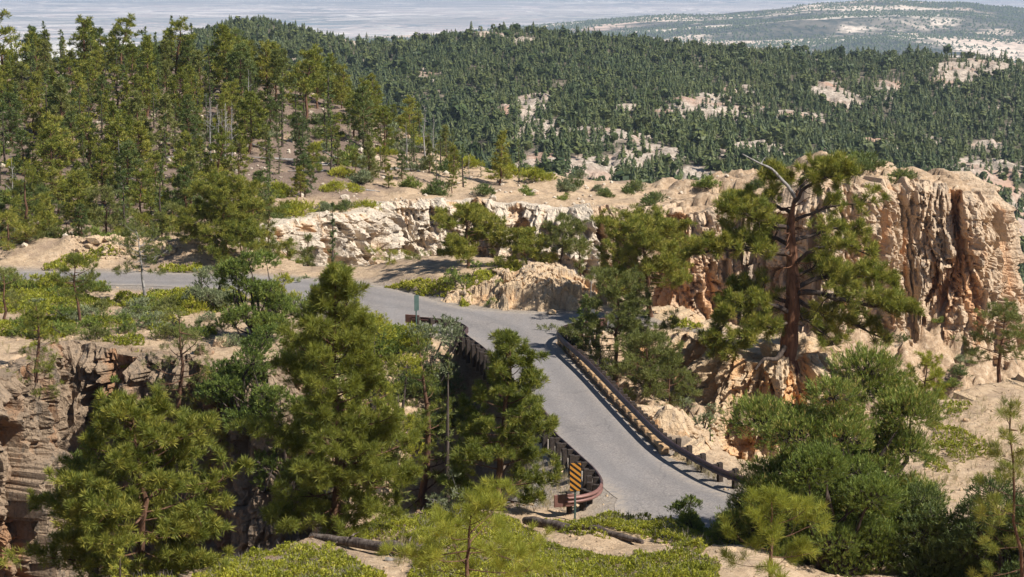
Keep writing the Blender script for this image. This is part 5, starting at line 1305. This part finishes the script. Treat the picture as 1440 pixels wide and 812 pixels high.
for i in range(22):
    px = rgH.uniform(20, 560); py = rgH.uniform(200, 300) if px < 420 else rgH.uniform(210, 265); a = gpt(px, py, 123, 210); an = rgH.uniform(-.5, .5) + (math.pi if rgH.uniform() < .5 else 0); l = rgH.uniform(1.6, 4)
    log(a, (a[0] + l * math.cos(an), a[1] + l * math.sin(an)), rgH.uniform(.09, .17), .05, 'one of the weathered logs lying between trees on the near wooded hill', 240 + i, 4, 'weathered logs on the near wooded hill', mat='dead')
def hill_stones():
    rg = np.random.default_rng(52); mb = MB(); pr = []
    for q in range(4):
        m_ = rock_mesh('p', 1, 330 + q, 1, 'rock_white', (1, .8, .7)); V = np.empty(len(m_.vertices) * 3, np.float32); m_.vertices.foreach_get('co', V); pr.append((V.reshape(-1, 3), np.array([p.vertices[:] for p in m_.polygons]))); bpy.data.meshes.remove(m_)
    n = 5200; y = rg.uniform(120, 215, n); x = rg.uniform(-.31, .16, n) * y; cl = fbm(x * .12, y * .12, o=3); k = (cl + rg.normal(0, .25, n) > .12) & (sdf(POLC, x, y) < -1.2); x, y = x[k], y[k]; z = gzv(x, y)
    for a, b, c in zip(x, y, z):
        V, F = pr[rg.integers(4)]; s = .16 * rg.lognormal(0, .55); an = rg.uniform(0, 6.28); ca, sa = math.cos(an), math.sin(an)
        mb.add((V @ np.array([[ca, sa, 0], [-sa, ca, 0], [0, 0, 1]])) * s + [a, b, c + s * .2], F)
    o = link('loose_stones', mb.mesh('loose_stones', M['rock_white'], False, dict(recess=np.zeros(mb.n)))); tag(o, 'pale loose stones littering the near wooded hill', 'stones', kind='stuff')
hill_stones()

# ------------------------------------------------------------------ far wooded ridge, mesa and plain
RIDGE = [(-200, 130), (100, 92), (200, 75), (260, 60), (320, 38), (375, 31), (430, 46), (520, 64), (600, 58), (660, 48), (720, 44), (800, 52), (900, 60), (1000, 70), (1100, 77), (1200, 82), (1300, 80), (1380, 84), (1440, 95), (1700, 130)]
FLOOR = [(-200, 330), (500, 330), (800, 320), (1000, 345), (1200, 400), (1440, 470), (1700, 500)]
RX = np.array([p[0] for p in RIDGE]); RY = np.array([p[1] for p in RIDGE])
Y_A, Y_B = 470.0, 1100.0
def hr(x, y):
    px = CX + FPX * x / y * .99
    zr = CAMZ + slopes(px, np.interp(px, RX, RY))[1] * Y_B
    zf = CAMZ + slopes(px, np.interp(px, [p[0] for p in FLOOR], [p[1] for p in FLOOR]))[1] * Y_A
    t = np.clip((y - Y_A) / (Y_B - Y_A), -.5, 1)
    prof = np.interp(t, [-.5, 0, .35, .7, .88, 1], [-.35, 0, .25, .64, .88, 1])
    z = zf + (zr - zf) * prof
    spur = fbm(x * .0075 + .9, y * .0042, o=4)
    z = z + 13 * spur * sstep(-.1, .3, t) * sstep(1.0, .75, t) + 1.7 * fbm(x * .03, y * .03, o=4) * sstep(1.02, .9, t)
    z = z - .16 * np.clip(y - Y_B, 0, 2000)
    return z
BARE = [(1000, 155, 62, 24), (1165, 128, 28, 14), (1185, 142, 26, 12), (1255, 124, 30, 14), (1385, 96, 60, 16), (1350, 112, 40, 12), (745, 152, 40, 20), (755, 186, 36, 10), (870, 190, 70, 10), (890, 160, 25, 14), (690, 54, 36, 6), (740, 58, 34, 6), (500, 60, 20, 6), (1050, 210, 44, 14), (1125, 165, 34, 7), (930, 165, 30, 12), (1245, 205, 26, 8), (1395, 250, 60, 22), (1430, 300, 30, 40), (720, 90, 8, 5), (590, 102, 18, 5), (830, 245, 60, 24), (900, 225, 50, 16), (760, 228, 40, 14), (980, 248, 30, 14), (1380, 205, 24, 8), (1300, 200, 30, 8), (610, 115, 20, 6)]
def bare(px, py, x, y):
    b = np.zeros(px.shape)
    for cx, cy, rx, ry in BARE:
        b = np.maximum(b, 1.15 - np.hypot((px - cx) / (rx * 1.35), (py - cy) / (ry * 1.35)))
    return np.clip(b + 1.1 * fbm(x * .03, y * .026, o=5), 0, 1)
def far_hill():
    u = np.linspace(-.40, .42, 460); Y = np.concatenate([np.linspace(255, 470, 24), np.linspace(476, 1120, 260), np.linspace(1140, 1500, 20)])
    U, YY = np.meshgrid(u, Y); x = (U * YY).ravel(); y = YY.ravel(); z = hr(x, y)
    px, py = project(x, y, z); b = bare(px, py, x, y)
    f1, f2, cid = worley(x / 7, y / 9, 1)
    z = z + sstep(.3, .8, b) * (3.4 * (cid - .4) + 2.2 * fbm(x * .15, y * .15, o=4))
    ny, nx = U.shape; i = np.arange(ny - 1)[:, None] * nx + np.arange(nx - 1)[None]
    mb = MB(); mb.add(np.stack([x, y, z], -1), np.stack([i, i + 1, i + nx + 1, i + nx], -1).reshape(-1, 4))
    tag(link('forested_hill', mb.mesh('far_hill', M['hill'], True, dict(recess=b))), kind='structure')
def hill_mat():
    m, nt, out = nodes('far_slope'); co = pos(nt)
    b = attr(nt, 'recess'); n = noise(nt, co, .09, 5, .65); f = noise(nt, co, .5, 4, .65); o = noise(nt, co, .025, 4, .6)
    rock = ramp(nt, f, [(.3, (.22, .17, .13)), (.5, (.40, .325, .25)), (.7, (.58, .49, .39))]).outputs[0]
    rock = mixc(nt, ramp(nt, o, [(.5, (0, 0, 0)), (.66, (.8, .8, .8))]).outputs[0], rock, (.40, .235, .16))
    soil = ramp(nt, n, [(.3, (.06, .06, .035)), (.55, (.14, .115, .08)), (.72, (.30, .235, .17))]).outputs[0]
    fac = ramp(nt, mathn(nt, 'ADD', b, mathn(nt, 'MULTIPLY', mathn(nt, 'SUBTRACT', n, .5), 1.1)), [(.25, (0, 0, 0)), (.5, (1, 1, 1))]).outputs[0]
    principled(nt, out, mixc(nt, fac, soil, rock), .95, bump(nt, f, .9, 1.2), .05); return m
M['hill'] = hill_mat()
far_hill()

def cone_tree(seed, rg):
    """small ragged conifer, unit height: stacked skirts of triangular boughs"""
    V, F, T = [], [], []
    lv = 7; r0 = rg.uniform(.15, .23)
    for k in range(lv):
        z = .08 + .86 * k / lv; r = r0 * (1 - k / lv) ** .75 * rg.uniform(.8, 1.15) + .02; nb = 7 if k < 4 else 5
        a0 = rg.uniform(0, 6.28)
        for q in range(nb):
            a = a0 + q * 6.283 / nb + rg.normal(0, .2); rr = r * rg.uniform(.6, 1.25); w = .42
            i = len(V)
            V += [[0, 0, z + .17], [math.cos(a - w) * rr * .75, math.sin(a - w) * rr * .75, z + rg.uniform(-.03, .05)], [math.cos(a) * rr * 1.1, math.sin(a) * rr * 1.1, z - rg.uniform(0, .05)], [math.cos(a + w) * rr * .75, math.sin(a + w) * rr * .75, z + rg.uniform(-.03, .05)]]
            F.append([i, i + 1, i + 2, i + 3]); T += [rg.uniform(.2, .8)] * 4
    i = len(V); V += [[-.02, 0, -.1], [.02, 0, -.1], [.0, 0, .9], [0, .02, -.1]]; F += [[i, i + 1, i + 2, i + 2 + 1]]; T += [.1] * 4
    return np.array(V), np.array(F), np.array(T)
def round_tree(seed, rg):
    V, F, T = [], [], []
    for _ in range(46):
        v = unit(rg.normal(size=3)); c = np.array([0, 0, .62]) + v * np.array([.24, .24, .33]) * rg.uniform(.5, 1.0)
        s = rg.uniform(.07, .15); n = unit(v + rg.normal(0, .5, 3)); a = unit(np.cross(n, rg.normal(size=3))); b = np.cross(n, a); i = len(V)
        V += [c - a * s, c - b * s, c + a * s, c + b * s]; F.append([i, i + 1, i + 2, i + 3]); T += [rg.uniform(.3, .9)] * 4
    i = len(V); V += [np.array([-.025, 0, -.1]), np.array([.025, 0, -.1]), np.array([.015, 0, .6]), np.array([-.015, 0, .6])]; F.append([i, i + 1, i + 2, i + 3]); T += [.05] * 4
    return np.array(V, float), np.array(F), np.array(T)
def far_forest():
    rg = np.random.default_rng(31)
    protos = [cone_tree(i, rg) for i in range(6)] + [round_tree(i, rg) for i in range(3)]
    K = 120000
    y = np.sqrt(rg.uniform(430.0 ** 2, 1125.0 ** 2, K)); x = rg.uniform(-.33, .335, K) * y; z = hr(x, y)
    px, py = project(x, y, z); b = bare(px, py, x, y)
    cl = fbm(x * .02 + 3, y * .02, o=3)
    keep = (rg.uniform(size=K) < np.clip(.40 + .40 * cl, .06, .75) * np.clip(1.05 - 1.12 * b, .11, 1) * np.interp(y, [430, 700, 1100], [1.0, .8, .62])) & (px > -30) & (px < 1475) & (py < 470)
    x, y, z, px, py = x[keep], y[keep], z[keep], px[keep], py[keep]
    o = np.argsort(y); x, y, z, px, py = x[o], y[o], z[o], px[o], py[o]
    h = rg.lognormal(1.46, .27, len(x)) * np.interp(y, [430, 1100], [1.02, 1.0]); pk = rg.choice(9, len(x), p=[.14] * 6 + [.0534, .0533, .0533]); rot = rg.uniform(0, 6.28, len(x)); wid = rg.uniform(1.0, 1.55, len(x))
    # the nearest ones that show in front of the saddle are objects of their own
    vis = (py < np.interp(px, [560, 700, 1000, 1200, 1440], [200, 268, 275, 235, 420])) & (px > 640)
    idx = np.where(vis)[0][:62]; single = np.zeros(len(x), bool); single[idx] = True
    mes = []
    for V, F, T in protos:
        mb = MB(); mb.add(V, F, T); mes.append(mb.mesh('far_fir', M['needle_far']))
    for i in idx:
        ob = link('fir_tree', mes[pk[i]], None, (x[i], y[i], z[i] - .2), rot[i]); ob.scale = (h[i] * wid[i], h[i] * wid[i], h[i])
        tag(ob, 'one of the small dark conifers at the foot of the wooded ridge beyond the cliffs', 'tree', 'conifers at the foot of the far ridge')
    mb = MB()
    for k, (V, F, T) in enumerate(protos):
        s = np.where((pk == k) & ~single)[0]
        if not len(s): continue
        c, sn = np.cos(rot[s]), np.sin(rot[s]); W_ = (h * wid)[s]
        VX = (V[None, :, 0] * c[:, None] - V[None, :, 1] * sn[:, None]) * W_[:, None] + x[s][:, None]
        VY = (V[None, :, 0] * sn[:, None] + V[None, :, 1] * c[:, None]) * W_[:, None] + y[s][:, None]
        VZ = V[None, :, 2] * h[s][:, None] + z[s][:, None] - .2
        FF = (F[None] + (np.arange(len(s)) * len(V))[:, None, None]).reshape(-1, 4)
        tt = np.clip(T[None] + rg.normal(0, .2, (len(s), 1)) + .45 * fbm(x[s] * .012, y[s] * .01, o=3)[:, None], 0, 1).ravel()
        mb.add(np.stack([VX, VY, VZ], -1).reshape(-1, 3), FF, tt)
    o = link('forest', mb.mesh('forest', M['needle_far'])); tag(o, 'dense dark conifer forest covering the far ridge', 'forest', kind='stuff')
    print('far trees', len(x))
far_forest()

# the pale mesa beyond the ridge
MES = [(350, 62), (560, 50), (700, 42), (830, 27), (900, 24), (960, 22), (1050, 14), (1130, 6), (1250, 1), (1350, 4), (1440, 13), (1700, 30)]
def far_mesa():
    u = np.linspace(-.2, .48, 520); Y = np.linspace(3400, 8600, 260); U, YY = np.meshgrid(u, Y); x = (U * YY).ravel(); y = YY.ravel()
    px = CX + FPX * U.ravel() * .99; zr = CAMZ + slopes(px, np.interp(px, [p[0] for p in MES], [p[1] for p in MES]))[1] * 7000
    t = np.clip((y - 3600) / 3400, 0, 1)
    t2 = np.clip(t + .10 * fbm(x * .0008, y * .0006, o=5), 0, 1)
    prof = np.interp(t2, [0, .18, .24, .42, .5, .62, .68, .85, 1], [0, .12, .36, .44, .60, .66, .84, .9, 1])
    z = -335 + (zr + 335) * prof * sstep(-.02, .05, t) + 20 * fbm(x * .0025, y * .0016, o=6) * sstep(0, .2, t) - .10 * np.clip(y - 7000, 0, 1700)
    ny, nx = U.shape; i = np.arange(ny - 1)[:, None] * nx + np.arange(nx - 1)[None]
    mb = MB(); mb.add(np.stack([x, y, z], -1), np.stack([i, i + 1, i + nx + 1, i + nx], -1).reshape(-1, 4))
    tag(link('mesa', mb.mesh('mesa', M['mesa'], True)), kind='structure')
def mesa_mat():
    m, nt, out = nodes('mesa_rock'); co = pos(nt)
    gN = N(nt, 'ShaderNodeSeparateXYZ'); ge = nt.nodes.new('ShaderNodeNewGeometry'); nt.links.new(ge.outputs['Normal'], gN.inputs[0])
    n = noise(nt, mapping(nt, co, (.0013, .0026, .012)), 1.0, 7, .62, .5); f = noise(nt, co, .028, 3, .7); p = noise(nt, co, .0006, 3)
    veg = ramp(nt, n, [(.49, (1, 1, 1)), (.545, (0, 0, 0))]).outputs[0]
    dots = ramp(nt, f, [(.42, (0, 0, 0)), (.52, (1, 1, 1))]).outputs[0]
    rock = mixc(nt, ramp(nt, p, [(.4, (0, 0, 0)), (.6, (1, 1, 1))]).outputs[0], (.80, .67, .52), (.62, .42, .31))
    green = mixc(nt, dots, (.03, .045, .032), (.10, .095, .07))
    fl = ramp(nt, gN.outputs[2], [(.9, (0, 0, 0)), (.985, (1, 1, 1))]).outputs[0]
    c = mixc(nt, mathn(nt, 'MULTIPLY', veg, mathn(nt, 'ADD', mathn(nt, 'MULTIPLY', fl, .5), .5)), mixc(nt, mathn(nt, 'MULTIPLY', mathn(nt, 'SUBTRACT', 1.0, dots), .45), rock, (.06, .07, .045)), green)
    principled(nt, out, c, .95, None, .05); return m
M['mesa'] = mesa_mat()
far_mesa()
def plain():
    m, nt, out = nodes('desert_plain'); co = pos(nt)
    n = noise(nt, mapping(nt, co, (.00022, .0006, 1)), 1.0, 7, .62, .6); b = noise(nt, mapping(nt, co, (.00008, .0003, 1)), 1.0, 5, .6, .4); w = noise(nt, mapping(nt, co, (.0006, .0018, 1)), 1.0, 6, .65, .3)
    c = ramp(nt, n, [(.38, (.20, .23, .23)), (.45, (.42, .37, .34)), (.50, (.62, .48, .42)), (.55, (.82, .72, .62)), (.8, (.86, .78, .68))]).outputs[0]
    c = mixc(nt, ramp(nt, b, [(.42, (.75, .75, .75)), (.58, (0, 0, 0))]).outputs[0], c, (.2, .205, .18))
    c = mixc(nt, ramp(nt, w, [(.60, (0, 0, 0)), (.68, (.8, .8, .8))]).outputs[0], c, (.62, .55, .45))
    principled(nt, out, c, .95, None, .05); M['plain'] = m
    # one sheet out to the horizon, gently swelling
    xs = np.linspace(-12000, 12000, 161); ys = np.concatenate([np.linspace(-250, 3600, 30), np.linspace(3900, 27000, 140)])
    X, Y = np.meshgrid(xs, ys); x, y = X.ravel(), Y.ravel()
    z = -342 + 14 * fbm(x * .0009, y * .0012, o=5) * sstep(4500, 8000, y)
    ny, nx = X.shape; i = np.arange(ny - 1)[:, None] * nx + np.arange(nx - 1)[None]
    mb = MB(); mb.add(np.stack([x, y, z], -1), np.stack([i, i + 1, i + nx + 1, i + nx], -1).reshape(-1, 4))
    tag(link('plain', mb.mesh('plain', M['plain'], True)), kind='structure')
plain()
def mesa_woods():
    rg = np.random.default_rng(41); K = 120000; me = bpy.data.objects['mesa'].data
    V = np.empty(len(me.vertices) * 3, np.float32); me.vertices.foreach_get('co', V); V = V.reshape(260, 520, 3)
    i = rg.uniform(0, 250, K); j = rg.uniform(0, 519, K); a = i.astype(int); b = j.astype(int); u = (i - a)[:, None]; v = (j - b)[:, None]
    P = (V[a, b] * (1 - v) + V[a, b + 1] * v) * (1 - u) + (V[a + 1, b] * (1 - v) + V[a + 1, b + 1] * v) * u
    n = fbm(P[:, 0] * .0016, P[:, 1] * .003, o=5); P = P[(n + rg.normal(0, .10, K) > -.03) & (P[:, 1] > 4200)]
    mb = MB(); h = rg.uniform(3.5, 8, len(P)); w = h * rg.uniform(.5, .9, len(P)); c = np.array([[-1, 0, .1], [0, -.6, .1], [1, 0, .1], [0, .3, 1.0]])
    W_ = P[:, None] + c[None] * np.stack([w, w, h], -1)[:, None]
    F = np.array([[0, 1, 3], [1, 2, 3]]); FF = (F[None] + (np.arange(len(P)) * 4)[:, None, None]).reshape(-1, 3)
    mb.add(W_.reshape(-1, 3), FF, np.repeat(rg.uniform(.1, .8, len(P)), 4))
    tag(link('distant_woodland', mb.mesh('distant_woodland', M['needle_far'])), 'sparse dark woodland dotting the distant pale mesa', 'woodland', kind='stuff')
mesa_woods()
# small pines and brush under the white cliff
k = 0; guard = 0
while k < 20 and guard < 600:
    guard += 1
    px = rgH.uniform(535, 985); py = rgH.uniform(335, 388); x, y = gpt(px, py, 121, 150)
    if not free(x, y, 1.6): continue
    hill_tree(x, y - .3, rgH.uniform(1.3, 2.9), 'pine', int(rgH.integers(0, 6)), 'one of the small bushy pines growing at the foot of the white cliff', 'tree', 'small pines under the white cliff'); taken.append((x, y)); k += 1
# white badlands at the foot of the hill, far left
def badlands():
    u = np.linspace(-.31, -.2, 160); Y = np.linspace(5800, 7600, 80); U, YY = np.meshgrid(u, Y); x = (U * YY).ravel(); y = YY.ravel()
    t = (y - 5800) / 1800; e = sstep(0, .2, t) * sstep(1, .8, t) * sstep(-.31, -.295, U.ravel()) * sstep(-.2, -.215, U.ravel())
    z = -350 + e * (50 + 50 * np.abs(fbm(x * .0034, y * .0022, o=5)) * 2)
    ny, nx = U.shape; i = np.arange(ny - 1)[:, None] * nx + np.arange(nx - 1)[None]
    mb = MB(); mb.add(np.stack([x, y, z], -1), np.stack([i, i + 1, i + nx + 1, i + nx], -1).reshape(-1, 4))
    m, nt, out = nodes('badland_clay'); n = noise(nt, pos(nt), .01, 5); principled(nt, out, ramp(nt, n, [(.3, (.5, .45, .38)), (.7, (.72, .67, .58))]).outputs[0], .95, None, .05)
    tag(link('badland_hills', mb.mesh('badlands', m, True)), kind='structure')
badlands()

# ------------------------------------------------------------------ the air
def haze():
    mb = MB(); x0, x1, y0, y1, z0, z1 = -12400, 12400, -300, 27400, -372, 24
    V = [[x0, y0, z0], [x1, y0, z0], [x1, y1, z0], [x0, y1, z0], [x0, y0, z1], [x1, y0, z1], [x1, y1, z1], [x0, y1, z1]]
    mb.add(V, [[0, 3, 2, 1], [4, 5, 6, 7], [0, 1, 5, 4], [1, 2, 6, 5], [2, 3, 7, 6], [3, 0, 4, 7]])
    m = bpy.data.materials.new('haze'); m.use_nodes = True; nt = m.node_tree; nt.nodes.clear()
    out = nt.nodes.new('ShaderNodeOutputMaterial'); v = nt.nodes.new('ShaderNodeVolumePrincipled')
    v.inputs['Color'].default_value = (.66, .80, 1.0, 1); v.inputs['Density'].default_value = .000066; v.inputs['Anisotropy'].default_value = .1
    nt.links.new(v.outputs[0], out.inputs['Volume'])
    tag(link('haze', mb.mesh('haze', m)), kind='stuff')
haze()
# ------------------------------------------------------------------ camera, light, air
cam = bpy.data.cameras.new('camera'); co = bpy.data.objects.new('camera', cam); COL.objects.link(co)
co.location = (0, 0, CAMZ); co.rotation_euler = (math.pi / 2 - TH, 0, 0)
cam.sensor_width = 36; cam.lens = 36 * FPX / 1440; cam.clip_end = 40000; cam.clip_start = .5
S.camera = co
SUN_EL, SUN_AZ = 47.0, 117.0        # azimuth clockwise from +Y
w = bpy.data.worlds.new('World'); S.world = w; w.use_nodes = True
nt = w.node_tree; nt.nodes.clear()
sky = nt.nodes.new('ShaderNodeTexSky'); sky.sky_type = 'NISHITA'; sky.sun_disc = False
sky.sun_elevation = rad(SUN_EL); sky.sun_rotation = rad(SUN_AZ); sky.altitude = 2500; sky.dust_density = .6
bg = nt.nodes.new('ShaderNodeBackground'); bg.inputs[1].default_value = .075
wo = nt.nodes.new('ShaderNodeOutputWorld'); nt.links.new(sky.outputs[0], bg.inputs[0]); nt.links.new(bg.outputs[0], wo.inputs[0])
sl = bpy.data.lights.new('sun', 'SUN'); sl.energy = 5.0; sl.angle = rad(.53); sl.color = (1, .965, .915)
so = bpy.data.objects.new('sun', sl); COL.objects.link(so)
d = Vector((math.sin(rad(SUN_AZ)) * math.cos(rad(SUN_EL)), math.cos(rad(SUN_AZ)) * math.cos(rad(SUN_EL)), math.sin(rad(SUN_EL))))
so.rotation_euler = d.to_track_quat('Z', 'Y').to_euler(); so.location = d * 300
S.view_settings.view_transform = 'Standard'; S.view_settings.look = 'None'; S.view_settings.exposure = .52; S.view_settings.gamma = 1
S.cycles.use_denoising = True
try: S.cycles.denoiser = 'OPENIMAGEDENOISE'
except Exception: pass
S.cycles.max_bounces = 6; S.cycles.diffuse_bounces = 3; S.cycles.glossy_bounces = 2; S.cycles.transmission_bounces = 3; S.cycles.volume_bounces = 0
S.cycles.use_adaptive_sampling = True; S.cycles.adaptive_threshold = .015
